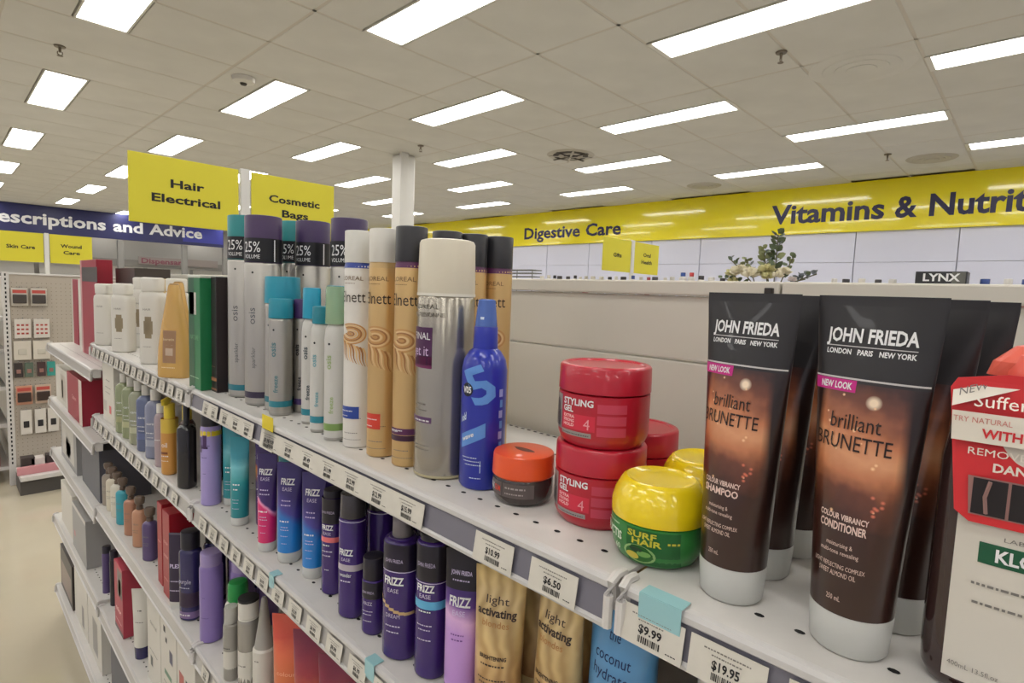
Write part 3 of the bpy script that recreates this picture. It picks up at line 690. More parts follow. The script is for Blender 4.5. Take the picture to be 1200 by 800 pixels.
orange_jar(.385, .346)

def red_jar(x, y, z, lab, rz=0):
    o = prod('styling_gel_jar', lab, 'jar', x, y, z, rz=rz); r = .0395; H = .0685
    rd = P((176, 26, 46), 'crimson_plastic', .3, coat=.35)
    secs = [(0, r*.86, r*.86, 2, rd), (.003, r*.93, r*.93, 2, rd), (.008, r*.985, r*.985, 2, rd), (.014, r, r, 2, rd), (.044, r, r, 2, rd), (.0445, r*.975, r*.975, 2, rd)]
    b = MB(); b.loft(secs, 48); M = surf(secs); bo = b.build('body', o)
    l = MB(); l.loft([(.0455, r*.985, r*.985, 2, rd), (.046, r*1.01, r*1.01, 2, rd), (.066, r*1.0, r*1.0, 2, rd), (H-.0008, r*.97, r*.97, 2, rd), (H, r*.92, r*.92, 2, rd), (H-.0004, r*.86, r*.86, 2, rd), (H-.0016, r*.84, r*.84, 2, rd)], 48); l.build('lid', o)
    p = MB(); pk = P((204, 44, 66), 'label_red', .4); gy = P((150, 142, 138), 'label_grey', .4)
    patch(p, M, -.036, -.02, .012, .042, gy, 6, 1)
    patch(p, M, -.018, .016, .015, .028, pk, 8, 1); patch(p, M, -.019, .013, .0095, .0135, gy, 8, 1)
    for k in range(3): patch(p, M, .0175, .042, .012+k*.0095, .0195+k*.0095, P((190, 62, 84), 'label_rose', .4), 6, 1)
    lp = p.build('label', bo)
    t = MB(); M2 = surf(secs, .0006)
    put_text(t, 'STYLING', M2, -.001, .0355, .0052, white_ink, 'b', .031); put_text(t, 'GEL', M2, -.0105, .0295, .0048, white_ink, 'b', .012)
    for k, s in enumerate(('EXTRA', 'STRONG', 'HOLD')): put_text(t, s, M2, -.0095, .0245-.0036*k, .0024, P((240, 190, 190), 'ink'), 'b', .013)
    put_text(t, '4', M2, .009, .0165, .0085, P((226, 150, 156), 'ink'), 'r', .006)
    fine(t, M2, -.003, .0107, .028, .0014, P((90, 84, 84), 'ink'))
    M3 = surf(secs, .0007)
    for k in range(4): patch(t, M3, -.034+.0032*k, -.0322+.0032*k, .0145, .026+.002*(k % 2), P((60, 56, 58), 'ink'), 1, 1)
    disc(t, M3, -.028, .032, .004, .006, P((88, 84, 84), 'ink'), 12)
    t.build('lettering', lp, False)
red_jar(.406, .273, ZT, 'crimson styling gel jar, lower one of the front stack')
red_jar(.405, .272, ZT+.0689, 'crimson styling gel jar on top of another, front stack', .03)
red_jar(.484, .283, ZT, 'crimson gel jar standing alone behind the front stack')

def yellow_jar(x, y, lab):
    o = prod('putty_jar', lab, 'jar', x, y, ZT); r = .0355
    gn = P((44, 124, 52), 'leaf_green_plastic', .3, coat=.3); ye = P((236, 206, 20), 'yellow_lid', .25, coat=.5)
    secs = [(0, r*.72, r*.72, 2, gn), (.003, r*.84, r*.84, 2, gn), (.01, r*.94, r*.94, 2, gn), (.02, r*.99, r*.99, 2, gn), (.031, r*.985, r*.985, 2, gn), (.0325, r*.93, r*.93, 2, gn)]
    b = MB(); b.loft(secs, 44); M = surf(secs); bo = b.build('body', o)
    l = MB(); l.loft([(.0325, r*.99, r*.99, 2, ye), (.034, r*1.0, r*1.0, 2, ye), (.042, r*1.0, r*1.0, 2, ye), (.05, r*.94, r*.94, 2, ye), (.0565, r*.84, r*.84, 2, ye), (.0595, r*.78, r*.78, 2, ye), (.0605, r*.72, r*.72, 2, ye), (.059, r*.66, r*.66, 2, ye), (.0575, r*.5, r*.5, 2, ye)], 44); l.build('lid', o)
    p = MB(); dk = P((26, 96, 42), 'label_green', .35); patch(p, M, -.006, .034, .0035, .030, dk, 12, 3)
    disc(p, surf(secs, .0005), .004, .0115, .0125, .0072, P((150, 190, 120), 'label_pale'), 20); disc(p, surf(secs, .0007), .004, .0115, .0105, .006, P((52, 112, 48), 'label_green'), 20)
    disc(p, surf(secs, .0009), -.001, .0095, .0052, .003, P((214, 196, 70), 'fruit')); disc(p, surf(secs, .0009), .008, .0125, .0052, .0022, P((120, 170, 90), 'fruit')); disc(p, surf(secs, .0009), .002, .015, .005, .0018, P((24, 60, 30), 'fruit'))
    lp = p.build('label', bo)
    t = MB(); M2 = surf(secs, .0008); yy = P((196, 190, 60), 'ink')
    put_text(t, 'SURF', M2, .006, .0245, .0042, yy, 'b', .022); put_text(t, 'HAIR', M2, .0095, .0195, .0042, yy, 'b', .022)
    put_text(t, 'FRUCTIS', M2, -.024, .0195, .006, P((214, 230, 206), 'ink'), 'b', .027, tilt=-.08); fine(t, M2, -.022, .028, .018, .0014, P((190, 214, 180), 'ink')); put_text(t, '60', M2, -.0155, .0095, .0042, P((190, 214, 180), 'ink'), 'b', .006)
    fine(t, M2, .03, .022, .01, .0022, yy); t.build('lettering', bo, False)
yellow_jar(.378, .199, 'putty jar with glossy yellow lid and green base beside the shelf joint')
yellow_jar(.457, .2, 'second yellow lidded green jar half hidden behind the tubes')

# ---- brown tubes
FR_ST = [(.0, (50, 26, 20)), (.05, (50, 26, 20)), (.078, (58, 30, 22)), (.092, (104, 56, 36)), (.104, (186, 116, 76)), (.116, (212, 150, 108)), (.128, (190, 118, 78)), (.142, (112, 62, 44)), (.151, (62, 36, 32)), (.2, (56, 32, 28))]
rs = random.Random(3)
SP = [(.006, .1425, .0042, (236, 214, 186), .6)]+[(rs.uniform(-.018, .017), rs.uniform(.078, .145), rs.uniform(.0006, .0013), (240, 196, 150), .8) for _ in range(13)]+[(.0125+rs.uniform(-.002, .004), .085+rs.uniform(-.008, .008), .0012, (224, 120, 90), .9) for _ in range(7)]
def frieda_mat(nm): return ramp_mat(nm, FR_ST, rough=.28, coat=.4, wav=.028, spots=SP, slope=.25, side=(.0195, (34, 20, 18)))
blk_t = mat('black_tube_plastic', (38, 36, 38), .36, coat=.1)
def tube_secs(r, w, z0, H, m, top=None, n0=2):
    out = []
    K = 12
    for k in range(K+1):
        t = k/K; z = z0+(H-.006-z0)*t; s = t**1.15
        out.append((z, r+(w-r)*s, max(.0012, r*(1-s**1.6)), 2, top if (top and z > top[0]) else m))
    if top: out = [(a[0], a[1], a[2], a[3], top[1] if a[0] >= top[0]-.004 else m) for a in out]
    tm = top[1] if top else m
    return out+[(H-.0055, w, .0011, 2, tm), (H, w, .0009, 2, tm)]
def frieda(x, y, word, lab, detail=True, rz=-.2, H=.2005):
    o = prod('hair_tube', lab, 'tube', x, y, ZT, rz=rz); r = .0212
    c = MB(); c.loft([(0, r*.86, r*.86, 2, clear_m), (.002, r*.94, r*.94, 2, clear_m), (.022, r, r, 2, clear_m), (.0235, r*.97, r*.97, 2, clear_m)], 40); c.build('cap', o)
    fm = frieda_mat('brown_glow_print')
    secs = tube_secs(r*.99, .0325, .0236, H, fm, (.1545, blk_t)); b = MB(); b.loft(secs, 48); M = surf(secs); bo = b.build('body', o)
    if not detail: return o
    l = MB(); sv = P((190, 186, 184), 'silver_line', .3)
    patch(l, M, -.03, .03, .1535, .1545, sv, 20, 1); patch(l, M, -.024, .022, .1717, .1722, sv, 10, 1); patch(l, M, -.03, -.004, .1465, .1532, P((192, 36, 128), 'magenta_flash'), 8, 1)
    lp = l.build('label', bo)
    t = MB(); M2 = surf(secs, .0006)
    put_text(t, 'JOHN FRIEDA', M2, -.001, .1745, .0074, white_ink, 'b', .0455); put_text(t, 'LONDON   PARIS   NEW YORK', M2, -.001, .1675, .0028, white_ink, 'b', .0455)
    put_text(t, 'NEW LOOK', M2, -.0155, .148, .0036, white_ink, 'b', .0185)
    ik = P((40, 26, 22), 'ink'); put_text(t, 'brilliant', M2, -.002, .1262, .0085, ik, 'r', .027); put_text(t, 'BRUNETTE', M2, -.003, .1150, .0082, ik, 'r', .042)
    pk = P((224, 196, 184), 'ink')
    for s, z, cp, w in (('COLOUR VIBRANCY', .0765, .0031, .026), (word, .0705, .0043, .025), ('moisturising &', .0615, .0024, .014), ('multi-tone revealing', .0573, .0024, .0205), ('LIGHT REFLECTING COMPLEX', .0495, .0024, .028), ('SWEET ALMOND OIL', .0452, .0027, .02), ('250 mL', .0315, .0028, .0075)):
        put_text(t, s, M2, -.001, z, cp, pk, 'b' if cp > .003 else 'r', w)
    t.build('lettering', lp, False)
    return o
frieda(.366, .1365, 'SHAMPOO', 'brown and black shampoo tube on clear cap, left front tube')
frieda(.362, .066, 'CONDITIONER', 'brown and black conditioner tube on clear cap, right front tube')
frieda(.415, .135, 'SHAMPOO', 'brown tube standing directly behind the shampoo tube', False)
frieda(.468, .13, 'SHAMPOO', 'dark tube third in line behind the shampoo tube', False)
frieda(.41, .0535, 'CONDITIONER', 'dark tube standing directly behind the conditioner tube', False)
frieda(.462, .042, 'CONDITIONER', 'rearmost dark tube behind the conditioner, next to the red tag bottle', False)

def klorane(x, y):
    o = prod('shampoo_bottle', 'brown glassy shampoo bottle with white label and red hang tag, at right edge', 'bottle', x, y, ZT, rz=.05)
    br = mat('dark_amber_plastic', (52, 34, 32), .12, coat=.6); w = .043; d = .019
    secs = [(0, w*.86, d*.8, 3.5, br), (.002, w*.92, d*.9, 3.5, br), (.008, w*.985, d, 3.5, br), (.02, w, d, 3.5, br), (.12, w*.985, d, 3.5, br), (.14, w*.93, d*.95, 3.2, br), (.15, w*.78, d*.85, 3, br), (.156, w*.5, d*.7, 2.5, br), (.158, .014, .014, 2, br)]
    b = MB(); b.loft(secs, 56); M = surf(secs); bo = b.build('body', o)
    rc = P((232, 92, 76), 'coral_cap', .3, coat=.2); c = MB(); c.loft([(.157, .021, .015, 2.5, rc), (.166, .021, .015, 2.5, rc), (.174, .018, .013, 2.5, rc), (.176, .012, .01, 2.2, rc)], 32); c.build('cap', o)
    p = MB(); patch(p, M, -.033, .034, .008, .135, P((206, 200, 188), 'label_white', .45), 14, 8); patch(p, surf(secs, .0006), -.0235, .0235, .0715, .082, P((24, 84, 56), 'label_green'), 10, 1); lp = p.build('label', bo)
    t = MB(); M2 = surf(secs, .0009); put_text(t, 'KLORANE', M2, 0, .0738, .006, white_ink, 'b', .035); put_text(t, 'LABORATOIRE', M2, 0, .0845, .002, grey_ink, 'r', .03)
    fine(t, M2, -.004, .060, .042, .0018, grey_ink); fine(t, M2, -.002, .0505, .044, .0018, grey_ink); put_text(t, '400mL 13.5fl.oz', M2, -.021, .015, .0024, grey_ink, 'r', .02); t.build('lettering', lp, False)
    # red hang tag around the neck, leaning on the shoulder
    y0 = -d-.0026; rd = P((204, 44, 48), 'tag_red', .4); cr = P((222, 214, 200), 'tag_cream', .45)
    g = MB(); T = .0009
    ol = [(-.0285, .0915), (.0285, .0915), (.0335, .096), (.0385, .158), (.036, .163), (.02, .1645), (-.02, .1645), (-.0385, .161), (-.041, .156), (-.0345, .096)]
    sc = lambda pp, yy, zt=None: [(a, yy+(.006 if b_ > .15 else 0), b_) for a, b_ in pp]
    n = len(ol); g.add(sc(ol, y0)+sc(ol, y0+T), [tuple(range(n)), tuple(range(2*n-1, n-1, -1))]+[((i+1) % n, i, i+n, (i+1) % n+n) for i in range(n)], rd)
    TM = lambda s, z: (s, y0-.0003+(.006*max(0, (z-.148)/.01) if z > .148 else 0), z)
    cap_ = P((232, 104, 84), 'coral_tab', .35)
    g.loft([(.163, .028, .008, 2.4, cap_), (.17, .026, .01, 2.4, cap_), (.178, .018, .009, 2.2, cap_), (.180, .01, .006, 2, cap_)], 24)
    to = g.build('hang_tag', o, False)
    q = MB(); q.add([TM(-.0385, .131), TM(.037, .131), TM(.0385, .1455), TM(-.0392, .1455)], [(0, 1, 2, 3)], cr)
    q.add([TM(-.0395, .1475), TM(-.012, .1475+.012), TM(-.022, .1475+.013), TM(-.0398, .1475+.0075)], [(0, 1, 2, 3)], cr)
    q.add([TM(-.029, .0955), TM(.028, .0955), TM(.0285, .1145), TM(-.0305, .1145)], [(0, 1, 2, 3)], P((150, 110, 104), 'tag_frame', .4))
    TM2 = lambda s, z: (s, TM(s, z)[1]-.0003, z)
    for k in range(4): q.add([TM2(-.0283+.014*k, .0962), TM2(-.0155+.014*k, .0962), TM2(-.0155+.014*k, .1138), TM2(-.0283+.014*k, .1138)], [(0, 1, 2, 3)], P((30, 24, 26), 'hair_photo', .4))
    for k in range(3): q.tube([(-.0225+.019*k, y0-.0009, .097), (-.0235+.019*k, y0-.0009, .105), (-.022+.019*k, y0-.0009, .113)], .0008, P((150, 116, 110), 'strand'), 4)
    q.build('tag_print', to, False)
    l = MB(); put_text(l, 'NEW', lambda s, z: TM2(s, z), -.032, .1525, .0036, grey_ink, 'r', .011, tilt=.42)
    put_text(l, 'Suffering', TM2, -.0165, .1485, .0055, cr, 'r', .03); put_text(l, 'TRY NATURAL', TM2, -.0275, .1405, .0026, P((206, 130, 120), 'ink'), 'r', .022); put_text(l, 'ANTI DANDRUFF', TM2, .003, .1405, .0027, P((50, 40, 40), 'ink'), 'b', .03); put_text(l, 'WITH GALANGAL', TM2, -.004, .1337, .0042, rd, 'b', .046)
    put_text(l, 'REMOVES UP TO 100%', TM2, -.003, .125, .0034, cr, 'r', .058); put_text(l, 'DANDRUFF', TM2, -.007, .118, .004, cr, 'b', .03); l.build('lettering', to, False)
klorane(.372, -.0095)

def write(words, M2, parent, cx=-.001):
    d = MB()
    for (s, zz, cp, wd, mm, st) in words:
        if s is None: fine(d, M2, cx, zz, wd, cp, mm)
        else: t = MB(); put_text(t, s, M2, cx, zz, cp, mm, st, wd); t.build('lettering', parent, False)
    if d.v: q = d.build('fine_print', parent, False); q['kind'] = 'stuff'
# ---- generic builders used along the shelves
def lines(t, M, cx, zs, w, h, m, seed=0):
    for k, z in enumerate(zs): fine(t, M, cx, z, w*(1-.18*(k % 3)), h, m, seed=seed+k)
def gtube(x, y, z, r, H, w, stops, lab, cap=.02, capm=None, words=(), capz=None, rz=0, nm=None, topm=None, pr=None, slope=0, wav=.004, name='hair_tube', group=None, swirl=0):
    o = prod(name, lab, 'tube', x, y, z, rz=rz, group=group); cm = capm or clear_m
    c = MB(); c.loft([(0, r*.9, r*.9, 2, cm), (.0015, r*.97, r*.97, 2, cm), (cap-.001, r*.99, r*.99, 2, cm), (cap, r*.96, r*.96, 2, cm)], 28); c.build('cap', o)
    m = ramp_mat(nm, stops, rough=.3, coat=.3, slope=slope, wav=wav, swirl=swirl, gscale=1)
    secs = tube_secs(r, w, cap+.0002, H, m, topm); b = MB(); b.loft(secs, 36); M = surf(secs); bo = b.build('body', o)
    write(words, surf(secs, .0005), bo)
    return o
def gbottle(x, y, z, secs, parts, lab, words=(), patches=(), name='bottle', cat='bottle', rz=0, seg=28, group=None):
    o = prod(name, lab, cat, x, y, z, rz=rz, group=group)
    b = MB(); b.loft(secs, seg); M = surf(secs); bo = b.build('body', o)
    for (pn, ps) in parts:
        c = MB(); c.loft(ps, 22); c.build(pn, o)
    t = MB()
    for (s0, s1, z0, z1, mm) in patches: patch(t, M, s0, s1, z0, z1, mm, 10, 2)
    if t.v: t.build('label', bo)
    write(words, surf(secs, .0006), bo)
    return o
def rnd(rx, ry, n, h, m, sh=.012, foot=.85, nr=.4, bands=()):
    """rounded bottle: foot, straight body, shoulder down to a neck"""
    out = [(0, rx*foot, ry*foot, n, m), (.0015, rx*.95, ry*.95, n, m), (.004, rx, ry, n, m)]
    zs = sorted(set([.0041, h-sh]+[q for b in bands for q in b[:2]]))
    for q in zs:
        mm = m
        for b in bands:
            if b[0] <= q < b[1]: mm = b[2]
        out.append((q, rx, ry, n, mm))
    out += [(h-sh*.55, rx*.95, ry*.95, n, m), (h-sh*.2, rx*.75, ry*.8, max(2, n*.8), m), (h, rx*nr, rx*nr, 2, m)]
    return out
# second shelf, second bay: purple range
PU = (58, 34, 104); wi = white_ink; pi = P((196, 184, 214), 'pale_lilac_ink')
def frizz_words(h, last='', col=None):
    c = col or wi
    return [('FRIZZ', h-.032, .0085, .021, wi, 'b'), ('EASE', h-.041, .005, .015, pi, 'r'), (None, h-.056, .0025, .014, pi, 'r'), (None, h-.0625, .0025, .016, pi, 'r'), (None, .062, .003, .017, c, 'r'), (None, .054, .0018, .012, pi, 'r'), (None, .05, .0018, .014, pi, 'r'), (None, .041, .0016, .012, pi, 'r'), (None, .03, .0016, .008, pi, 'r')]
lav_m = P((160, 146, 200), 'lavender_plastic', .3)
gbottle(.345, 1.088, ZS, body_can(.0172, 0, .148, lav_m), [('cap', cap_secs(.0165, .148, .175, P((40, 38, 42), 'cap'), .002, .015))], 'lavender can with yellow shoulder and black cap, left end of the second shelf',
        [(None, .112, .002, .02, P((60, 40, 80), 'ink'), 'r'), (None, .09, .0018, .012, P((60, 40, 80), 'ink'), 'r'), (None, .06, .0015, .006, P((60, 40, 80), 'ink'), 'r')],
        [(-.036, .036, .13, .1475, P((216, 192, 48), 'yellow_band')), (-.012, -.006, .1, .128, P((60, 40, 80), 'ink')), (-.004, .004, .11, .132, P((76, 50, 96), 'ink')), (-.014, .006, .107, .111, P((60, 40, 80), 'ink'))], 'hair_can', 'can')
TE = [(0, (24, 128, 136)), (.06, (26, 134, 142)), (.075, (40, 150, 156)), (.1, (120, 196, 204)), (.115, (60, 150, 168)), (.15, (30, 132, 146))]
for xx, yy, lab in ((.372, 1.062, 'teal tube half hidden behind the other teal tube'), (.35, .962, 'teal tube with pale splash print on clear cap')):
    gtube(xx, yy, ZS, .0142, .151, .0165, TE, lab, .014, None, [(None, .07, .0035, .012, wi, 'b'), (None, .062, .003, .01, wi, 'r'), (None, .045, .0016, .012, pi, 'r'), (None, .04, .0016, .01, pi, 'r'), (None, .03, .0016, .012, pi, 'r')], nm='teal_splash', wav=.02)
gtube(.380, .935, ZS, .0132, .146, .0155, [(0, (66, 32, 92)), (.07, (66, 34, 98)), (.088, (206, 140, 66)), (.094, (196, 120, 60)), (.1, (60, 34, 98)), (.15, (52, 32, 92))], 'purple hair tube with small orange flare', .006, P((50, 30, 84), 'cap'), frizz_words(.146), nm='purple_orange', wav=.006, slope=.5)
gtube(.346, .840, ZS, .0135, .151, .0158, [(0, (210, 30, 104)), (.066, (216, 34, 110)), (.072, (236, 150, 190)), (.076, (62, 34, 100)), (.15, (52, 34, 96))], 'purple and hot pink hair tube on clear cap', .014, None, frizz_words(.151), nm='purple_pink', wav=.012, slope=.9)
gtube(.357, .786, ZS, .0172, .148, .0195, [(0, (24, 124, 200)), (.05, (26, 120, 196)), (.066, (34, 108, 186)), (.078, (70, 60, 140)), (.1, (56, 40, 110)), (.15, (50, 36, 100))], 'purple and blue hair tube, left of the two', .016, None, frizz_words(.148), nm='purple_blue', wav=.018, slope=.6)
gtube(.362, .719, ZS, .0158, .149, .0182, [(0, (24, 124, 200)), (.05, (26, 120, 196)), (.066, (34, 108, 186)), (.078, (70, 60, 140)), (.1, (56, 40, 110)), (.15, (50, 36, 100))], 'purple and blue hair tube, right of the two', .016, None, frizz_words(.149), nm='purple_blue', wav=.018, slope=.6)
pur = P(PU, 'purple_plastic', .26, coat=.35); dkp = P((38, 34, 42), 'dark_plastic', .3)
gbottle(.36, .662, ZS, rnd(.0145, .0135, 2.2, .132, pur, .006, nr=.7, bands=[(.098, .132, dkp)]), [('cap', cap_secs(.0125, .132, .142, dkp))], 'short purple bottle with salmon stripe and black top',
        [('FRIZZ', .09, .0065, .017, wi, 'b'), ('EASE', .083, .004, .012, pi, 'r'), (None, .068, .0025, .012, wi, 'r'), (None, .06, .002, .016, pi, 'r'), (None, .054, .002, .014, pi, 'r'), (None, .035, .0015, .006, pi, 'r'), ('JOHN FRIEDA', .112, .0035, .02, pi, 'r')],
        [(-.022, .022, .073, .08, P((224, 112, 116), 'salmon_stripe'))], 'serum_bottle')
gbottle(.352, .598, ZS, rnd(.0165, .015, 2.3, .128, pur, .004, nr=.9), [('cap', cap_secs(.0158, .128, .157, P((66, 62, 66), 'smoke_cap', .25, coat=.3), .001, .015))], 'purple pump bottle with tall smoky cap and silver stripe',
        [('FRIZZ', .082, .0075, .019, wi, 'b'), ('EASE', .0745, .004, .013, pi, 'r'), ('wonder', .0545, .005, .016, wi, 'r'), (None, .048, .0025, .014, pi, 'r')],
        [(-.025, .025, .062, .07, P((176, 166, 176), 'silver_stripe')), (-.026, .026, .1235, .1245, pi)], 'serum_bottle')
gbottle(.352, .549, ZS, rnd(.0135, .0125, 2.2, .068, pur, .003, nr=.9, bands=[(.045, .065, dkp)]), [('cap', cap_secs(.0128, .068, .094, dkp))], 'small dark purple serum bottle between taller purple bottles',
        [('FRIZZ', .038, .004, .012, pi, 'r'), (None, .03, .0014, .014, pi, 'r'), (None, .026, .0014, .012, pi, 'r'), (None, .018, .0014, .012, pi, 'r'), ('JOHN FRIEDA', .052, .003, .016, pi, 'r')], (), 'serum_bottle')
gbottle(.353, .494, ZS, rnd(.0205, .0185, 2.2, .138, pur, .006, nr=.72, bands=[(.103, .133, P((34, 28, 48), 'dark_band'))]), [('cap', cap_secs(.0115, .138, .166, P((120, 114, 116), 'grey_cap', .3, metal=.3), .0015, .011))], 'large purple bottle with grey cap and gold swoosh',
        [('FRIZZ', .088, .0085, .024, wi, 'b'), ('EASE', .079, .0045, .014, pi, 'r'), ('DREAM', .05, .0045, .018, pi, 'r'), (None, .04, .002, .018, pi, 'r'), (None, .033, .002, .015, pi, 'r'), ('JOHN FRIEDA', .113, .004, .022, pi, 'r')],
        [(-.03, .03, .102, .103, pi)]+[(-.024+.006*k, -.0175+.006*k, .068-.0045*k+.00035*k*k, .0715-.0045*k+.00035*k*k, P((196, 164, 118), 'gold_swoosh')) for k in range(8)], 'styling_bottle')
gbottle(.358, .445, ZS, rnd(.0178, .0165, 2.1, .15, pur, .004, nr=.8, bands=[(.108, .146, dkp)]), [('cap', cap_secs(.0145, .15, .157, dkp))], 'purple mousse can with sky blue stripe and black top',
        [('FRIZZ', .097, .0075, .021, wi, 'b'), ('EASE', .09, .0045, .014, pi, 'r'), (None, .075, .002, .014, wi, 'r'), (None, .06, .0018, .018, pi, 'r'), (None, .055, .0018, .014, pi, 'r'), (None, .044, .0018, .016, pi, 'r'), ('JOHN FRIEDA', .124, .0045, .022, pi, 'r')],
        [(-.027, .027, .078, .087, P((92, 168, 208), 'sky_stripe')), (-.027, .027, .106, .107, pi)], 'mousse_can', 'can')
gtube(.359, .397, ZS, .0172, .152, .0192, [(0, (176, 130, 200)), (.07, (190, 146, 210)), (.085, (214, 170, 214)), (.098, (92, 52, 140)), (.112, (66, 38, 116)), (.15, (60, 36, 110))], 'lilac and purple hair tube with black crimped top', .016, dkp, [('FRIZZ', .098, .009, .023, wi, 'b'), ('EASE', .089, .005, .014, pi, 'r'), ('JOHN FRIEDA', .128, .004, .022, pi, 'b'), (None, .122, .002, .018, pi, 'r'), (None, .07, .002, .014, P((110, 70, 140), 'ink'), 'r'), (None, .065, .002, .012, P((110, 70, 140), 'ink'), 'r')], nm='lilac_purple', wav=.02, topm=(.117, dkp), slope=.3)
GS = [(0, (120, 74, 44)), (.04, (196, 158, 108)), (.08, (214, 186, 130)), (.12, (222, 198, 146)), (.15, (224, 196, 120))]
for yy, xx, lab in ((.355, .37, 'golden tube with amber streaks, left of the two'), (.295, .388, 'golden tube with amber streaks, right of the two')):
    bi = P((64, 50, 44), 'ink'); oi = P((186, 130, 76), 'ink')
    gtube(xx, yy, ZS, .0228, .146, .026, GS, lab, .02, P((196, 170, 120), 'cap'), [('light', .1135, .0072, .024, bi, 'r'), ('activating', .1025, .0072, .04, bi, 'b'), ('blondes', .093, .006, .028, oi, 'r'), ('BRIGHTENING', .064, .0036, .028, bi, 'b'), (None, .058, .0022, .024, bi, 'r'), (None, .045, .0018, .03, bi, 'r'), (None, .041, .0018, .026, bi, 'r')], nm='gold_streaks', wav=.02, swirl=22, slope=.2)
gtube(.405, .238, ZS, .029, .166, .0345, [(0, (60, 110, 160)), (.08, (92, 150, 196)), (.12, (98, 158, 204)), (.17, (80, 138, 186))], 'wide pale blue tube under the shelf joint', .02, P((60, 110, 160), 'cap'), [('the', .118, .009, .012, P((40, 66, 110), 'ink'), 'r'), ('coconut', .1, .009, .036, P((30, 50, 96), 'ink'), 'r'), ('hydrate', .086, .009, .036, P((30, 50, 96), 'ink'), 'r')], nm='sky_blue_print', wav=.01)
gbottle(.385, .148, ZS, rnd(.026, .024, 2.2, .122, P((44, 32, 34), 'dark_glassy', .15, coat=.5), .02, nr=.45), [('cap', cap_secs(.0135, .122, .152, P((190, 186, 180), 'white_cap'), .001))], 'dark brown bottle with white cap below the price tickets', [(None, .09, .003, .02, wi, 'r')], (), 'treatment_bottle')
gbottle(.395, .07, ZS, rnd(.026, .024, 2.2, .118, P((44, 32, 34), 'dark_glassy', .15, coat=.5), .02, nr=.45), [('cap', cap_secs(.0135, .118, .146, P((60, 56, 56), 'dark_cap'), .001))], 'dark brown bottle with dark cap at the lower right edge', [(None, .09, .003, .02, wi, 'r')], (), 'treatment_bottle')
# second shelf, third bay: clear bottles
cw = P((204, 200, 190), 'white_plastic', .35)
def carton(x, y, z, d, w, h, m, lab, words=(), patches=(), rz=0, name='carton', cat='box', front=None, lid=None, group=None):
    """box: front face towards the aisle at x, depth d, width w along the shelf"""
    o = prod(name, lab, cat, x, y, z, rz=rz, group=group)
    b = MB(); b.box(-w/2, w/2, 0, d, 0, h, m, .0012); bo = b.build('carton_body', o, False)
    t = MB()
    for (s0, s1, z0, z1, mm) in patches: t.add([(s0, -.0003, z0), (s1, -.0003, z0), (s1, -.0003, z1), (s0, -.0003, z1)], [(0, 1, 2, 3)], mm)
    if t.v: t.build('label', bo, False)
    write(words, flatM(-.0006), bo, 0)
    if lid: b = MB(); b.box(-w/2-.001, w/2+.001, -.001, d+.001, h-lid[0], h+.0005, lid[1], .001); b.build('lid', o, False)
    return o
cmat = P((208, 203, 192), 'white_card', .5)
carton(.333, 1.89, ZS, .11, .14, .172, cmat, 'white carton with round red sticker, left end of the third bay second shelf', [(None, .12, .004, .05, grey_ink, 'r'), (None, .1, .003, .07, grey_ink, 'r'), (None, .085, .003, .06, grey_ink, 'r')], [(.01, .035, .03, .052, P((206, 60, 70), 'red_dot')), (-.06, -.02, .03, .06, P((176, 170, 160), 'print'))])
gl = mat('clear_green_liquid', (164, 172, 132), .12, trans=.35, coat=.3); bl2 = mat('clear_blue_liquid', (112, 122, 158), .12, trans=.35, coat=.3); bl3 = mat('clear_lavender_liquid', (150, 154, 178), .12, trans=.35, coat=.3)
for k, (y, m, lab, c) in enumerate(((1.753, gl, 'olive green clear bottle beside the white carton', (150, 150, 110)), (1.678, gl, 'pale green clear bottle with printed leaves, middle of the green ones', (170, 170, 130)), (1.605, mat('clear_pale_liquid', (176, 178, 150), .12, trans=.35, coat=.3), 'pale greenish clear bottle next to the blue ones', (180, 180, 150)),
                                    (1.532, bl2, 'blue clear bottle, left of the two blue ones', (90, 100, 140)), (1.455, bl3, 'pale blue grey clear bottle, right of the two blue ones', (150, 154, 170)))):
    gbottle(.346, y, ZS, rnd(.0215, .018, 3, .135, m, .02, nr=.4), [('cap', cap_secs(.011, .135, .16, cw, .001)), ('pump', [(.16, .004, .004, 2, cw), (.168, .004, .004, 2, cw)])], lab,
            [(None, .06, .003, .02, wi, 'r'), (None, .05, .002, .016, wi, 'r'), ('care', .08, .006, .018, wi, 'r')], [(-.014, .014, .03, .045, P(c, 'print'))], 'toiletry_bottle')
gbottle(.338, 1.38, ZS, rnd(.014, .013, 2.2, .12, mat('clear_pink', (190, 170, 176), .15, trans=.35), .015, nr=.5), [('cap', cap_secs(.009, .12, .14, cw, .001))], 'slim pinkish clear bottle left of the golden bottle', [(None, .06, .003, .012, wi, 'r')], (), 'toiletry_bottle')
gom = P((196, 140, 66), 'amber_gold', .3, coat=.3); yel_c = P((216, 190, 60), 'yellow_cap', .35)
gbottle(.337, 1.315, ZS, rnd(.016, .015, 2.4, .12, gom, .03, nr=.6, bands=[(.09, .12, P((206, 176, 70), 'yellow_plastic'))]), [('cap', cap_secs(.0105, .12, .152, yel_c, .002)), ('trigger', [(.15, .004, .01, 2, yel_c, 0, -.012), (.162, .004, .018, 2, yel_c, 0, -.006), (.165, .003, .01, 2, yel_c)])], 'golden oil spray bottle with yellow trigger',
        [('oil', .06, .01, .014, wi, 'r'), (None, .04, .003, .016, wi, 'r'), (None, .03, .002, .016, wi, 'r')], [(-.016, .006, .045, .05, P((120, 70, 40), 'print'))], 'trigger_bottle')
dkb = P((30, 28, 30), 'black_gloss', .15, coat=.5)
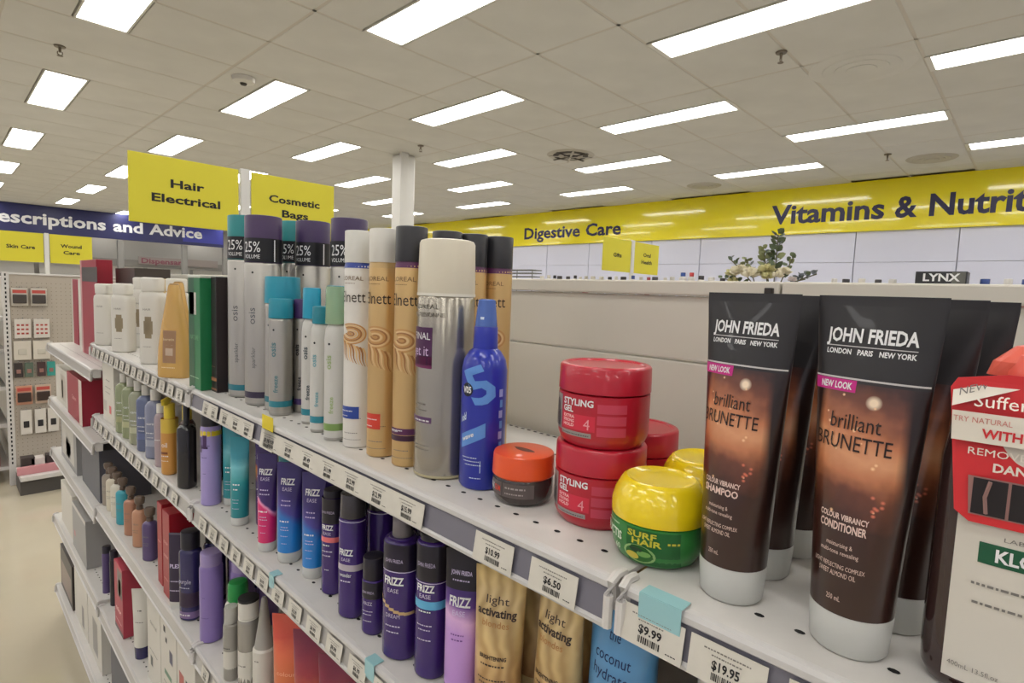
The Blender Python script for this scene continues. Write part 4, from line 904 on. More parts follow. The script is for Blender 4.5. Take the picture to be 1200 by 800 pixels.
gbottle(.355, 1.26, ZS, rnd(.015, .015, 2.4, .125, P((70, 44, 40), 'dark_brown_plastic', .2, coat=.3), .02, nr=.5), [('cap', cap_secs(.009, .125, .155, yel_c, .002))], 'dark brown bottle with yellow cap behind the black one', [('oil', .06, .01, .012, P((214, 196, 90), 'ink'), 'r')], (), 'toiletry_bottle')
gbottle(.338, 1.205, ZS, rnd(.0158, .015, 3, .128, dkb, .015, nr=.4), [('cap', cap_secs(.006, .128, .172, dkb, .001))], 'glossy black pump bottle beside the bay joint', (), (), 'toiletry_bottle')
for k, y in enumerate((.86, .98)):
    gtube(.44, y, ZS, .0142, .15, .0165, TE, ('teal tube in the second row behind the orange flare tube', 'teal tube in the second row behind the front teal tube')[k], .014, None, (), nm='teal_splash', wav=.02)
# top shelf, third bay: white and gold bottles
def loreal_white(x, y, h, lab, oval=True):
    gbottle(x, y, ZT, rnd(.0262, .019, 3.5, h*.86, cw, .02, nr=.45), [('cap', [(h*.86-.004, .0225, .0165, 3.2, cw), (h-.004, .0235, .017, 3.2, cw), (h-.001, .0215, .015, 3, cw), (h, .018, .012, 3, cw)])], lab,
            [('HAIR', h*.62, .005, .02, grey_ink, 'r'), (None, h*.2, .002, .02, grey_ink, 'r')], [(-.006, .01, h*.3, h*.55, P((140, 126, 100), 'bronze_oval')), (-.009, .013, h*.35, h*.5, P((140, 126, 100), 'bronze_oval'))] if oval else (), 'conditioner_bottle')
loreal_white(.345, 1.97, .178, 'white flat shouldered bottle, leftmost on the top shelf of the third bay', False)
loreal_white(.349, 1.765, .182, 'white bottle with bronze oval print, middle of the front row')
loreal_white(.352, 1.49, .2, 'taller white bottle with bronze oval print left of the gold bottle')
loreal_white(.415, 1.86, .2, 'white bottle in the second row, left, behind the front white bottles')
loreal_white(.42, 1.56, .2, 'white bottle in the second row, middle')
loreal_white(.415, 1.285, .207, 'white bottle with plain shoulder behind the gold tapered bottle')
gbottle(.42, 1.68, ZT, rnd(.02, .018, 3, .17, P((206, 178, 128), 'sand_plastic'), .02, nr=.8), [('cap', cap_secs(.018, .17, .198, P((206, 178, 128), 'sand_plastic'), .002))], 'sand coloured bottle top showing between white caps, left', (), (), 'conditioner_bottle')
gbottle(.44, 1.44, ZT, rnd(.02, .018, 3, .17, P((196, 176, 128), 'sand_plastic'), .02, nr=.8), [('cap', cap_secs(.018, .17, .2, P((196, 176, 128), 'sand_plastic'), .002))], 'sand coloured bottle top showing between white caps, right', (), (), 'conditioner_bottle')
go = mat('honey_gold_plastic', (200, 158, 88), .25, coat=.4)
def taper(x, y, lab, h=.186):
    s = [(0, .031, .016, 3.5, go), (.004, .0325, .0175, 3.5, go), (.06, .031, .0165, 3.2, go), (.11, .0235, .0135, 3, go), (.15, .016, .011, 2.6, go), (h-.004, .0105, .0095, 2.2, go), (h, .0095, .009, 2, go)]
    gbottle(x, y, ZT, s, [('cap', cap_secs(.0085, h-.001, h+.003, P((150, 116, 64), 'cap')))], lab, [('keratin', .075, .005, .024, P((226, 204, 160), 'ink'), 'r'), (None, .02, .0025, .03, P((226, 204, 160), 'ink'), 'r')], [(-.014, .014, .03, .095, P((158, 122, 92), 'bronze_panel')), (-.008, .008, .045, .066, P((196, 172, 150), 'bronze_crest'))], 'treatment_bottle')
taper(.335, 1.262, 'honey gold bottle tapering to a narrow top, beside the green box')
taper(.375, 1.38, 'second honey gold tapered bottle behind the first', .19)
carton(.325, 1.105, ZT, .05, .062, .205, P((34, 118, 72), 'bottle_green_card', .35), 'tall green carton with white sticker at the shelf joint', [('NATURE', .09, .008, .045, P((110, 170, 120), 'ink'), 'r'), (None, .02, .003, .05, P((170, 200, 170), 'ink'), 'r')],
       [(-.031, .0, .0, .205, P((24, 86, 56), 'dark_green_card')), (-.026, .012, .135, .175, P((196, 192, 180), 'sticker')), (-.02, -.006, .145, .165, black_m)], lid=(.004, P((196, 200, 190), 'white_card', .5)))
carton(.34, 1.052, ZT, .045, .026, .204, P((44, 36, 38), 'espresso_card', .3), 'slim dark brown carton with copper band beside the green one', [(None, .045, .002, .018, P((160, 130, 110), 'ink'), 'r')], [(-.013, .013, .02, .026, P((168, 112, 80), 'copper')), (-.013, .013, .004, .007, P((168, 112, 80), 'copper'))])
short_can(.397, 1.06, .0135, .205, (60, 46, 70), (60, 50, 70), 'thin white can with dark purple cap between the dark carton and teal capped can', 1.0, .03)
# third shelf, third bay
def pumpb(x, y, c, lab, capc=(96, 80, 68)):
    gbottle(x, y, ZU, rnd(.0165, .0145, 2.6, .098, P(c, 'satin_plastic', .3), .012, nr=.42), [('cap', cap_secs(.0075, .098, .108, P(capc, 'cap'))), ('pump_head', [(.108, .005, .005, 2, P(capc, 'cap')), (.114, .012, .008, 2.2, P(capc, 'cap')), (.128, .0135, .009, 2.2, P(capc, 'cap')), (.132, .01, .007, 2, P(capc, 'cap'))])], lab,
            [('skin', .06, .005, .016, grey_ink, 'r'), (None, .045, .002, .018, grey_ink, 'r'), (None, .04, .002, .014, grey_ink, 'r')], (), 'pump_bottle')
for c, y, lab in (((150, 140, 128), 2.01, 'grey beige pump bottle, leftmost of the brown topped row'), ((204, 196, 176), 1.955, 'cream pump bottle, left of the two cream ones'), ((206, 200, 184), 1.893, 'cream pump bottle beside the turquoise bottle'), ((60, 150, 164), 1.828, 'turquoise pump bottle in the brown topped row'),
                  ((172, 124, 100), 1.735, 'copper pump bottle beside the turquoise one'), ((184, 136, 108), 1.643, 'copper pump bottle left of the purple one'), ((86, 70, 110), 1.545, 'muted purple pump bottle left of the red boxes')):
    pumpb(.35, y, c, lab)
rc = P((150, 26, 38), 'red_card', .4)
carton(.335, 1.40, ZU, .05, .036, .19, rc, 'tall narrow red carton, left of the pair', [(None, .1, .003, .02, P((220, 150, 140), 'ink'), 'r')])
carton(.33, 1.33, ZU, .05, .05, .192, rc, 'tall narrow red carton, right of the pair', [('COLOR', .12, .006, .03, P((226, 170, 160), 'ink'), 'r'), ('creme', .09, .008, .03, P((226, 170, 160), 'ink'), 'r'), (None, .04, .002, .03, P((226, 170, 160), 'ink'), 'r')])
gbottle(.338, 1.272, ZU, [(0, .016, .01, 3, clear_m), (.016, .017, .011, 3, clear_m), (.0165, .017, .012, 3, P((52, 42, 62), 'foil', .25)), (.12, .0175, .009, 3, P((52, 42, 62), 'foil', .25)), (.158, .019, .001, 2, P((90, 82, 96), 'foil', .25)), (.162, .019, .001, 2, P((90, 82, 96), 'foil', .25))], (), 'black and purple foil tube leaning by the navy bottle', [('PLEX', .09, .008, .024, pi, 'b'), (None, .06, .003, .02, pi, 'r'), (None, .04, .003, .024, pi, 'r')], (), 'hair_tube', 'tube')
nv = P((40, 36, 84), 'navy_plastic', .2, coat=.4)
gbottle(.345, 1.215, ZU, rnd(.0205, .018, 2.4, .15, nv, .01, nr=.7, bands=[(.03, .06, P((50, 34, 60), 'dark_band')), (.006, .02, P((120, 96, 140), 'lilac_band'))]), [('cap', cap_secs(.0175, .15, .185, P((34, 32, 40), 'cap'), .002))], 'navy bottle with black cap and silver script, left of the lavender cans', [('purple', .08, .009, .028, P((180, 176, 200), 'ink'), 'r'), (None, .07, .003, .024, P((180, 176, 200), 'ink'), 'r'), (None, .012, .004, .026, wi, 'r')], (), 'shampoo_bottle')
lv = P((132, 112, 170), 'lavender_can', .3)
gbottle(.352, 1.115, ZU, body_can(.0205, 0, .15, lv), [('cap', cap_secs(.019, .15, .175, P((150, 134, 178), 'lilac_cap', .25), .002))], 'lavender can in front at the bay joint, third shelf', [(None, .09, .002, .004, P((80, 60, 110), 'ink'), 'r'), (None, .05, .0015, .018, P((80, 60, 110), 'ink'), 'r')], (), 'hair_can', 'can')
gbottle(.388, 1.055, ZU, body_can(.0205, 0, .15, lv), [('cap', cap_secs(.019, .15, .175, P((150, 134, 178), 'lilac_cap', .25), .002))], 'lavender can behind the green capped bottle, third shelf', [(None, .09, .002, .004, P((80, 60, 110), 'ink'), 'r')], (), 'hair_can', 'can')
# third shelf, second bay
gbottle(.358, .995, ZU, rnd(.0215, .0175, 2.6, .128, cw, .014, nr=.75), [('cap', cap_secs(.017, .128, .162, P((34, 136, 66), 'green_cap', .3), .006, .0165))], 'white bottle with rounded green cap on the third shelf', [('Q', .085, .02, .018, grey_ink, 'r'), (None, .06, .003, .02, grey_ink, 'r')], (), 'shampoo_bottle')
gr = P((150, 146, 138), 'warm_grey', .3)
gbottle(.338, .972, ZU, rnd(.0125, .012, 2.2, .104, gr, .006, nr=.8), [('cap', cap_secs(.0105, .104, .132, mat('clear_white_cap', (214, 212, 204), .15, trans=.4), .001))], 'small grey bottle with clear cap in front of the green capped one', [(None, .06, .003, .012, black_m, 'r')], [(-.018, .018, .0, .055, cw)], 'shampoo_bottle')
gbottle(.344, .91, ZU, body_can(.0165, 0, .138, P((160, 156, 148), 'satin_grey', .25, metal=.4)), [('ring', cap_secs(.0162, .138, .141, cw)), ('cap', cap_secs(.0158, .141, .168, cw, .001)), ('cap_rim', cap_secs(.0163, .168, .172, black_m, .0005))], 'grey white can whose white cap has a black rim', [(None, .06, .003, .016, grey_ink, 'r')], [(-.03, .03, .0, .085, cw)], 'hair_can', 'can')
gbottle(.35, .862, ZU, [(0, .0165, .0165, 2, cw), (.003, .0175, .0175, 2, cw), (.105, .0175, .017, 2, cw), (.108, .015, .014, 2, gr), (.15, .0085, .0085, 2, gr), (.186, .0045, .0045, 2, gr), (.19, .003, .003, 2, gr)], (), 'white bottle with tall pointed grey nozzle', [(None, .09, .003, .01, grey_ink, 'r')], (), 'applicator_bottle')
gbottle(.385, .835, ZU, rnd(.014, .013, 2.2, .12, P((70, 64, 70), 'charcoal', .3), .01), [('cap', cap_secs(.009, .12, .14, cw))], 'small charcoal bottle behind the pointed nozzle bottle', (), (), 'shampoo_bottle')
OR = [(0, (206, 92, 58)), (.06, (214, 102, 62)), (.11, (206, 110, 66)), (.14, (214, 104, 70)), (.165, (200, 76, 62)), (.19, (206, 84, 66))]
OR2 = [(0, (206, 96, 58)), (.09, (206, 112, 64)), (.12, (196, 98, 60)), (.145, (150, 44, 60)), (.19, (120, 30, 66))]
for k, (y, st, nm, lab) in enumerate(((.775, OR, 'coral_print', 'coral orange tube, leftmost of the orange tubes'), (.706, OR2, 'amber_magenta_print', 'amber orange tube with magenta top, second of the orange tubes'), (.632, OR2, 'amber_magenta_print', 'amber orange tube with magenta top, third of the orange tubes'), (.556, OR2, 'amber_magenta_print', 'amber orange tube with magenta top, nearest of the orange tubes'))):
    gtube(.354, y, ZU, .022, .198 if k == 0 else .205, .0285, st, lab, .02, P((196, 90, 60), 'cap'), [('colour', .11, .006, .03, P((230, 170, 140), 'ink'), 'r'), (None, .09, .003, .03, P((230, 170, 140), 'ink'), 'r')], nm=nm, wav=.03)
# fourth shelf, third bay
gbottle(.352, 2.085, ZV, body_can(.0125, 0, .14, P((78, 62, 106), 'dusky_purple', .3)), [('cap', cap_secs(.0118, .14, .162, P((40, 36, 48), 'cap')))], 'slim dusky purple can, left end of the fourth shelf', (), (), 'hair_can', 'can')
gbottle(.357, 2.005, ZV, body_can(.012, 0, .145, P((38, 34, 42), 'near_black', .3)), [('cap', cap_secs(.0115, .145, .175, P((40, 36, 48), 'cap')))], 'slim near black can beside the dusky purple one', (), (), 'hair_can', 'can')
carton(.335, 1.835, ZV, .06, .1, .2, P((172, 62, 78), 'pink_card', .45), 'pink hair colour carton with face picture on the fourth shelf', [('color', .06, .014, .06, P((240, 190, 190), 'ink'), 'b'), (None, .03, .004, .07, P((240, 190, 190), 'ink'), 'r')], [(-.01, .045, .11, .19, P((84, 60, 56), 'portrait_hair')), (.005, .03, .115, .16, P((206, 160, 136), 'portrait_face')), (-.05, .05, .0, .012, P((60, 40, 46), 'dark_print'))])
gbottle(.357, 1.672, ZV, [(0, .0185, .0185, 2, nv), (.032, .0195, .0195, 2, nv), (.033, .0195, .0195, 2, cw), (.08, .021, .017, 2, cw), (.14, .024, .009, 2, cw), (.184, .0265, .001, 2, cw), (.188, .0265, .001, 2, cw)], (), 'white tube standing on a navy cap, fourth shelf', [(None, .13, .004, .01, black_m, 'b'), (None, .1, .003, .02, grey_ink, 'r')], (), 'hair_tube', 'tube')
carton(.345, 1.51, ZV, .06, .115, .235, cmat, 'tall white carton right of the navy capped tube', [('dermal', .16, .01, .06, grey_ink, 'r'), (None, .09, .004, .07, grey_ink, 'r')], [(-.03, -.01, .05, .075, P((60, 66, 60), 'print'))])
carton(.342, 1.375, ZV, .06, .12, .25, cmat, 'tall white carton with black dots and navy fin print', [(None, .08, .004, .07, grey_ink, 'r')], [(-.035, -.02, .2, .215, black_m), (-.02, -.008, .18, .192, black_m), (.01, .035, .145, .175, P((50, 52, 86), 'navy_print')), (-.03, .025, .1, .112, P((70, 120, 90), 'green_print')), (-.05, -.03, .0, .04, black_m)])
carton(.34, 1.24, ZV, .06, .12, .25, cmat, 'tall white carton with red shield print, nearest on the fourth shelf', [(None, .09, .004, .07, grey_ink, 'r'), (None, .12, .004, .05, grey_ink, 'r')], [(-.045, -.012, .135, .17, P((176, 70, 64), 'red_shield')), (.02, .045, .03, .13, P((50, 52, 100), 'navy_print')), (-.0, .03, .15, .17, black_m)])
# ---- far end bay: boxes
gy = P((150, 148, 146), 'grey_card', .45); rdc = P((150, 34, 52), 'red_card2', .45); dg = P((84, 84, 92), 'slate_card', .45); brn = P((58, 50, 48), 'brown_black_card', .4)
ZD = [EYE-.275, EYE-.5, EYE-.715, EYE-1.0, EYE-1.31]
carton(.40, 2.86, ZD[0], .12, .13, .265, rdc, 'red appliance carton at the far end of the top shelf', (), [(-.065, -.04, .0, .265, P((206, 200, 190), 'pale_edge'))])
carton(.395, 2.66, ZD[0], .12, .17, .268, cmat, 'white appliance carton with dark oval between two red cartons', (), [(-.02, .05, .04, .23, P((176, 172, 166), 'appliance_print')), (-.0, .03, .06, .2, P((90, 86, 84), 'appliance_print'))])
carton(.375, 2.40, ZD[0], .045, .27, .335, rdc, 'large red carton with black upper band at the end of the white bottles', [], [(-.15, -.12, .0, .335, P((196, 140, 140), 'pale_edge')), (-.12, .15, .26, .31, brn)])
b = carton(.44, 2.2, ZD[0], .1, .26, .31, P((70, 62, 58), 'umber_card', .45), 'dark brown carton top showing behind the white bottles')
carton(.335, 2.74, ZD[1], .13, .29, .142, cmat, 'white carton with printed hair dryer, far end second shelf', (), [(-.03, .09, .02, .12, P((180, 170, 158), 'print')), (.0, .03, .03, .1, P((140, 130, 120), 'print'))])
carton(.33, 2.43, ZD[1], .13, .29, .155, rdc, 'red carton with pale side panel, far end second shelf', [('Salon', .07, .014, .08, P((226, 180, 176), 'ink'), 'r')], [(.09, .145, .0, .155, P((206, 190, 180), 'pale_edge'))])
carton(.335, 2.63, ZD[2], .14, .34, .175, gy, 'grey carton with photo print, far end third shelf', (), [(-.14, .12, .02, .155, P((186, 182, 174), 'print')), (-.05, .05, .03, .1, P((150, 140, 130), 'print'))])
carton(.342, 2.25, ZD[2], .14, .3, .172, dg, 'slate grey carton right of the grey one')
carton(.335, 2.72, ZD[3], .14, .26, .17, cmat, 'white carton on the far end fourth shelf')
carton(.33, 2.42, ZD[3], .14, .26, .17, gy, 'pale grey carton with red spot, far end fourth shelf', (), [(-.1, -.07, .05, .07, P((170, 80, 80), 'print')), (-.13, .13, .155, .17, P((196, 192, 186), 'print'))])
carton(.335, 2.79, ZD[4], .14, .28, .18, brn, 'black carton with brown photo print, bottom shelf far end', (), [(-.12, .12, .02, .12, P((120, 96, 84), 'print'))])
carton(.34, 2.5, ZD[4], .14, .26, .19, cmat, 'white carton with leaf shaped grey print, bottom shelf', (), [(.02, .06, .02, .1, P((110, 104, 98), 'print'))])
carton(.34, 2.245, ZD[4], .14, .22, .19, cmat, 'white carton with looped grey print, bottom shelf', (), [(-.03, .05, .03, .15, P((140, 136, 130), 'print'))])
carton(.34, 1.86, ZB, .14, .26, .2, dg, 'slate grey carton on the bottom shelf of the third bay')
carton(.35, 1.58, ZB, .14, .22, .2, P((60, 60, 62), 'charcoal_card', .4), 'charcoal carton on the bottom shelf of the third bay', (), [(-.11, -.08, .0, .2, P((140, 136, 130), 'pale_edge'))])
# small loop of cable on the floor
b = MB(); b.tube([(.035*math.cos(t*.5), .05*math.sin(t*.5), .0035) for t in range(14)], .0025, P((70, 64, 58), 'cable', .5), 5); o = b.build('cable_loop'); o.location = (.27, 2.12, .0); tag(o, 'thin dark loop of cable lying on the floor', 'cable')
# ---- far gondola: pegboard end and side shelves
def far_gondola():
    r = empty('pegboard_end', (.6, 5.05, 0), 0, 'pegboard shelving end with hanging packs beyond the aisle, at far left', 'shelving')
    pg = P((176, 166, 152), 'pegboard_beige', .6); p = MB(); p.box(-.25, .45, -.012, .0, .1, EYE+.0, pg); p.build('pegboard', r, False)
    p = MB()
    for i in range(26):
        for j in range(46): p.box(-.232+i*.026-.002, -.232+i*.026+.002, -.0125, -.012, .18+j*.027-.002, .18+j*.027+.002, P((110, 102, 94), 'peg_hole', .8))
    o = p.build('peg_holes', r, False); o['kind'] = 'stuff'
    for x in (-.262, .45):
        p = MB(); p.box(x-.018, x+.018, -.02, .02, 0, EYE+.015, shelf_m, .002); u = p.build('upright', r, False)
        s = MB()
        for k in range(44): s.box(x-.005, x+.003, -.0208, -.02, .15+k*.03, .166+k*.03, hole_m)
        o = s.build('upright_slots', u, False); o['kind'] = 'stuff'
    rb = empty('base_shelf', (.6, 5.02, 0), 0, 'white base tray with dark kick under the pegboard, holding a pink carton', 'shelf')
    p = MB(); p.box(-.25, .45, -.3, -.012, .1, .13, shelf_m, .004); p.build('tray', rb, False)
    p = MB(); p.box(-.25, .45, -.27, -.012, .0, .1, P((80, 76, 72), 'kick_dark', .6)); p.build('kick_panel', rb, False)
    p = MB(); p.box(-.25, .45, -.02, .0, EYE, EYE+.012, shelf_m, .002); p.build('top_rail', r, False)
    p = MB(); p.box(-.2, .5, .0, 4, .0, EYE-.02, panel_m); p.build('core_panel', r, False)
    # its side shelves run away along the left aisle
    for k, z in enumerate((.12, .42, .68, .94, 1.16)):
        s = empty('shelf', (.25, 6.1, z), 0, f'far side shelf at the left edge of the picture, {["lowest","second lowest","middle","second highest","highest"][k]}', 'shelf')
        p = MB(); p.box(-.13, .08, -1.0, 1.0, -.025, 0, shelf_m, .003); p.build('tray', s, False)
        p = MB(); p.box(-.137, -.13, -1.0, 1.0, -.03, .006, lip_m, .002); p.build('front_edge', s, False)
        cs = [(176, 60, 76), (206, 190, 176), (60, 104, 90), (190, 120, 100), (206, 200, 190)]
        for j in range(6):
            c = cs[(k+j*2) % 5]; h = .14+.03*((k*j) % 3)
            carton(.16, 5.2+j*.16, z, .12, .13, h, P(c, 'far_card', .5), f'{["plum","sand","green","peach","white"][(k+j*2)%5]} carton on the {["lowest","second lowest","middle","second highest","highest"][k]} far side shelf, {NTH[j]} from its near end', (), [(-.04, .04, h*.3, h*.6, P((206, 196, 186), 'print'))], group='cartons on the far side shelves')
    # hanging packs on the pegboard
    def pack(px, z, w, h, c1, c2, lab, kind=0, grp=None):
        o = empty('hanging_pack', (px, 5.024, z), 0, lab, 'pack', grp)
        p = MB(); p.box(-w/2, w/2, -.012, 0, -h, 0, P(c1, 'pack_card', .45), .002); bo = p.build('backing_card', o, False)
        t = MB()
        if kind == 0: t.box(-w*.42, w*.42, -.03, -.012, -h*.85, -h*.35, P(c2, 'pack_goods', .3), .004); t.box(-w*.42, w*.42, -.0125, -.012, -h*.28, -h*.1, P((190, 80, 70), 'pack_red', .4))
        if kind == 1:
            for a in range(3):
                for b_ in range(3): t.box(-w*.36+a*w*.27, -w*.36+a*w*.27+w*.17, -.0135, -.012, -h*.8+b_*h*.22, -h*.8+b_*h*.22+h*.09, P(c2, 'pack_goods', .3))
        if kind == 2: t.box(-w*.25, w*.25, -.016, -.012, -h*.72, -h*.45, P(c2, 'pack_goods', .3), .002)
        t.build('goods', bo, False)
        hk = MB(); hk.tube([(0, .04, .006), (0, -.03, .006), (0, -.036, .012)], .002, P((150, 150, 150), 'hook', .3, metal=.8)); hk.build('hook', o)
    for i, x in enumerate((.405, .505)): pack(x, EYE-.09, .085, .12, (196, 188, 176), (70, 64, 60), f'hanging pack with red header and dark goods, {["left","right"][i]} one at the pegboard top', 0)
    for i, x in enumerate((.415, .515)): pack(x, EYE-.30, .085, .13, (208, 202, 192), (176, 74, 66), f'white hanging pack with rows of red dots, {["left","right"][i]} one', 1)
    for i, x in enumerate((.41, .51)): pack(x, EYE-.45, .09, .13, (204, 196, 182), (190, 184, 170), f'plain cream hanging pack below the dotted ones, {["left","right"][i]} one', 2)
    for i, (x, c) in enumerate(((.385, (60, 52, 50)), (.44, (90, 104, 90)), (.505, (70, 50, 50)), (.558, (60, 150, 140)))): pack(x, EYE-.6, .045, .1, c, (150, 110, 100), ['dark hanging pack, leftmost in the middle pegboard row', 'slim grey green hanging pack between the dark ones', 'dark red hanging pack in the middle pegboard row', 'teal hanging pack beside the shelf end'][i], 2)
    for i, x in enumerate((.41, .51)): pack(x, EYE-.76, .085, .13, ((204, 150, 124), (200, 176, 156))[i], (60, 46, 40), ['peach coloured hanging pack with dark top', 'pale beige hanging pack with dark top'][i], 0)
    for i, x in enumerate((.415, .49, .56)): pack(x, EYE-.93, .06, .17, (210, 204, 194), (40, 38, 40), f'white hanging pack with black square, {["left","middle","right"][i]} of the lowest row', 2)
    for i, (x, c, h) in enumerate(((.4, (60, 52, 50), .1), (.45, (214, 206, 200), .09), (.53, (60, 50, 50), .1))):
        carton(x, 4.82, .1305, .08, .07, h, P(c, 'bin_goods', .5), ['small dark carton in the pegboard base tray, left', 'small white carton in the pegboard base tray, middle', 'small dark carton in the pegboard base tray, right'][i], rz=math.pi/2)
    carton(.47, 4.77, .1305, .035, .26, .05, P((200, 140, 144), 'bin_pink', .5), 'long pink carton lying in front in the pegboard base tray', rz=math.pi/2)
far_gondola()
# ---- second gondola behind the cream panels and what stands on its top
def second():
    r = empty('shelving_bay', (2.55, 1.4, 0), 0, 'parallel shelving run beyond the cream panels, only its top seen', 'shelving')
    p = MB(); p.box(-.02, .02, -2.2, 2.2, 0, EYE+.0, panel_m); p.build('back_panel', r, False)
    p = MB(); p.box(-.28, .28, -2.2, 2.2, 0, .12, shelf_m, .004); p.build('base', r, False)
    p = MB(); p.box(-.28, .28, -2.2, 2.2, EYE-.06, EYE-.03, shelf_m, .003); p.build('top_shelf', r, False)
second()
z2 = EYE-.0295
rr = random.Random(11)
cols = [(50, 46, 48), (206, 202, 196), (70, 66, 70), (190, 186, 180), (44, 42, 48), (150, 60, 66), (60, 80, 140), (206, 200, 190)]
y = 2.3; k = 0; CN = ['charcoal', 'white', 'dark grey', 'pale grey', 'black', 'maroon', 'blue', 'ivory']
def nth(k): return NTH[k] if k < 20 else 'twenty-'+NTH[k-20] if k < 29 else 'thirtieth' if k == 29 else 'thirty-'+NTH[k-30]
while y > -.25:
    if .62 < y < 1.02 or 2.1 < y < 2.44: y -= .03; continue
    h = rr.uniform(.129, .141) if y > .33 or y < .15 else .127
    if .17 < y < .36: y -= .03; continue
    w = rr.uniform(.028, .05); c = cols[rr.randrange(8)]
    if 1.2 < y < 1.26: c = (50, 80, 150); h = .155
    elif 1.14 < y <= 1.2: c = (190, 60, 60); h = .155
    gbottle(2.42, y, z2, rnd(w*.42, .018, 3, h-.018, P(cols[(k*3) % 8] if k % 2 else (200, 196, 190), 'far_plastic', .4), .01, nr=.7), [('cap', cap_secs(w*.3, h-.018, h, P(c, 'far_cap', .4), .002))], f'{nth(k)} from the left of the small bottle tops peeking over the cream back panel', (), (), 'small_bottle', 'bottle', group='small bottle tops along the parallel shelving')
    y -= w+rr.uniform(.004, .016); k += 1
carton(2.36, .262, z2, .08, .14, .157, P((44, 44, 46), 'black_card', .4), 'black display carton with bold white lettering peeking over the shelving', [('LYNX', .125, .024, .1, white_ink, 'b')], [(.03, .066, .11, .155, P((96, 96, 90), 'print'))])
def rack():
    o = empty('wire_rack', (2.42, 2.26, z2), 0, 'small chrome wire rack loop beside the black capped cans', 'rack')
    m = P((130, 130, 132), 'chrome_wire', .25, metal=.8)
    for k, z in enumerate((.13, .15, .168)):
        b = MB(); b.tube([(-.03, -.12, z), (-.03, .12, z), (.05, .12, z), (.05, -.12, z), (-.03, -.12, z)], .0035, m); b.build('wire_loop', o)
    for yy in (-.12, .0, .12):
        b = MB(); b.tube([(-.03, yy, 0), (-.03, yy, .17)], .003, m); b.build('wire_leg', o)
rack()
def bouquet():
    o = empty('flower_bouquet', (2.42, .84, z2), 0, 'cream and green flower bouquet peeking over the top of the cream back panel', 'flowers')
    b = MB(); b.loft([(0, .05, .05, 2, P((150, 140, 120), 'basket', .7)), (.08, .09, .09, 2, P((150, 140, 120), 'basket', .7)), (.085, .07, .07, 2, P((150, 140, 120), 'basket', .7))], 20); b.build('basket', o)
    lf = [P((86, 98, 70), 'leaf_dark', .5), P((120, 126, 84), 'leaf_olive', .5), P((112, 118, 122), 'leaf_grey', .5)]; st = P((92, 88, 66), 'stem', .6)
    fl = [P((222, 214, 190), 'petal_cream', .55), P((206, 200, 150), 'petal_lime', .55), P((196, 184, 180), 'petal_dusty', .55)]
    rq = random.Random(5)
    def leaf(mb, p, d, l, w, m):
        d = Vector(d).normalized(); s = d.cross(Vector((rq.uniform(-1, 1), rq.uniform(-1, 1), rq.uniform(-.3, 1)))).normalized(); n = d.cross(s)*w*.25; p = Vector(p)
        mb.add([p, p+d*l*.35+s*w, p+d*l*.75+s*w*.7, p+d*l, p+d*l*.75-s*w*.7, p+d*l*.35-s*w, p+d*l*.4+n], [(0, 1, 6), (1, 2, 6), (2, 3, 6), (3, 4, 6), (4, 5, 6), (5, 0, 6)], m)
    def branch(y0, tip, n, li, L=.028):
        s = MB(); a = Vector((0, y0, .07)); t = Vector(tip); mid = (a+t)/2+Vector((0, (tip[1]-y0)*.1, .02)); s.tube([a, mid, t], .0025, st, 5); so = s.build('stem', o)
        for k in range(n):
            q = .35+.65*k/(n-1); p = a.lerp(t, q)+Vector((0, 0, .02*math.sin(q*3))); m = MB(); leaf(m, p, ((rq.random()-.5), (1 if k % 2 else -1)*.8+(rq.random()-.5)*.5, .4+rq.random()*.5), L*(1.1-.3*q), L*.36, lf[(li+k) % 3 if k % 4 == 0 else li]); m.build('leaf', so, False)
    branch(-.02, (-.02, -.03, .31), 15, 0, .042); branch(.0, (-.02, .02, .24), 10, 1, .042); branch(-.01, (.0, .035, .255), 9, 2, .03); branch(.03, (0, .17, .215), 9, 0, .03); branch(.04, (0, .1, .21), 8, 1, .03); branch(-.03, (0, -.09, .22), 8, 0, .03); branch(-.04, (0, -.18, .15), 8, 2, .03); branch(-.05, (.0, -.14, .13), 7, 2, .028); branch(.05, (0, .2, .13), 8, 0, .028)
    for (yy, z, R, c, xx) in ((.11, .155, .046, 0, -.03), (.06, .145, .044, 0, -.04), (.0, .165, .036, 1, -.03), (.15, .15, .034, 1, -.01), (-.07, .155, .032, 0, -.03), (.02, .15, .032, 1, -.02), (-.01, .135, .032, 1, -.04), (-.05, .14, .026, 0, -.05), (.085, .165, .026, 1, 0), (.15, .12, .026, 1, 0), (-.1, .125, .02, 2, -.03), (.03, .175, .02, 1, .0), (-.02, .165, .022, 0, .02)):
        f = MB()
        for ring, (nn, rad, up) in enumerate(((5, .3, .8), (8, .7, .45), (10, 1, .1))):
            for k in range(nn):
                a = 2*math.pi*k/nn+ring; leaf(f, (xx, yy, z), (math.cos(a)*rad, math.sin(a)*rad, up), R*(1 if ring else .8), R*.34, fl[c])
        f.loft([(z-.004, R*.25, R*.25, 2, fl[c]), (z+R*.5, R*.3, R*.3, 2, fl[1]), (z+R*.62, R*.15, R*.15, 2, fl[1])], 10, xx, yy); f.build('flower', o)
bouquet()
b = MB(); b.box(-.004, .004, -.004, .004, 0, .008, P((50, 44, 40), 'screw', .5), .001); o = b.build('panel_clip', None, False); o.location = (.594, .205, EYE+.0075); tag(o, 'tiny dark clip on the cream top rail above the shampoo tube', 'clip')
# white glass wall shelves are left plain; a few bottles stand in front of them near the floor-hidden part

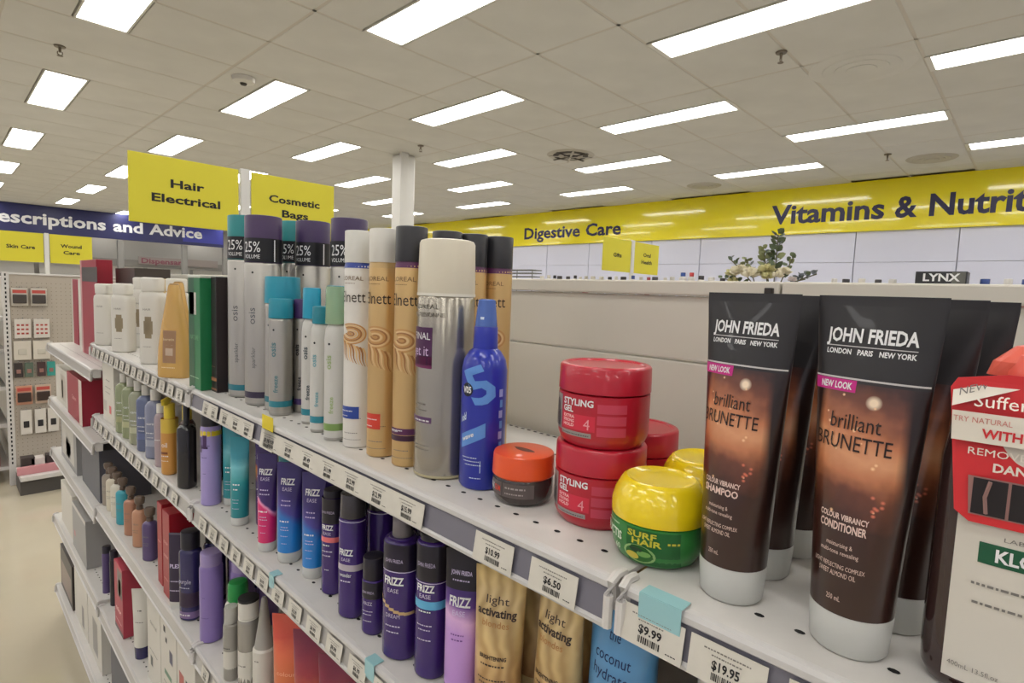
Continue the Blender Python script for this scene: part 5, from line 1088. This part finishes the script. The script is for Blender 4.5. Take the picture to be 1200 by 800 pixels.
# ---- second and third rows: copies standing behind the front products
def dup(o, dx, dy, lab):
    c = o.copy(); COL.objects.link(c); c.location = o.location+Vector((dx, dy, 0)); c['label'] = lab
    for ch in list(o.children):
        if ch.name.startswith(('lettering', 'fine_print')): continue
        k = ch.copy(); COL.objects.link(k); k.parent = c
        for g in ch.children:
            if g.name.startswith(('lettering', 'fine_print')): continue
            q = g.copy(); COL.objects.link(q); q.parent = k
    return c
import re
bylab = {o['label']: o for o in COL.objects if 'label' in o}
def rows(lab, short, n=2, step=.047, drift=0):
    o = bylab[lab]
    for k in range(n): dup(o, step*(k+1), drift*(k+1), f'{short}, {["second","third","fourth"][k]} in line from the shelf edge')
rows('purple and hot pink hair tube on clear cap', 'purple and pink hair tube', 1, .055)
rows('purple and blue hair tube, left of the two', 'purple and blue hair tube of the left file', 2, .052)
rows('purple and blue hair tube, right of the two', 'purple and blue hair tube of the right file', 2, .052)
rows('short purple bottle with salmon stripe and black top', 'short purple salmon striped bottle', 3, .036)
rows('purple pump bottle with tall smoky cap and silver stripe', 'purple smoky capped pump bottle', 3, .04)
rows('small dark purple serum bottle between taller purple bottles', 'small dark serum bottle', 3, .036)
rows('large purple bottle with grey cap and gold swoosh', 'large purple grey capped bottle', 3, .046)
rows('purple mousse can with sky blue stripe and black top', 'purple sky striped mousse can', 3, .042)
rows('lilac and purple hair tube with black crimped top', 'lilac and purple black topped tube', 2, .05)
rows('golden tube with amber streaks, left of the two', 'golden streaked tube of the left file', 2, .058)
rows('golden tube with amber streaks, right of the two', 'golden streaked tube of the right file', 2, .058)
rows('lavender can in front at the bay joint, third shelf', 'lavender can of the joint file', 2, .05, -.01)
rows('navy bottle with black cap and silver script, left of the lavender cans', 'navy black capped bottle', 3, .046)
rows('coral orange tube, leftmost of the orange tubes', 'coral orange tube', 2, .055)
rows('amber orange tube with magenta top, second of the orange tubes', 'amber and magenta tube of the second file', 2, .055)
rows('amber orange tube with magenta top, third of the orange tubes', 'amber and magenta tube of the third file', 2, .055)
rows('amber orange tube with magenta top, nearest of the orange tubes', 'amber and magenta tube of the nearest file', 2, .055)
rows('dark brown bottle with white cap below the price tickets', 'dark brown white capped bottle', 2, .06)
rows('glossy black pump bottle beside the bay joint', 'glossy black pump bottle', 2, .05)
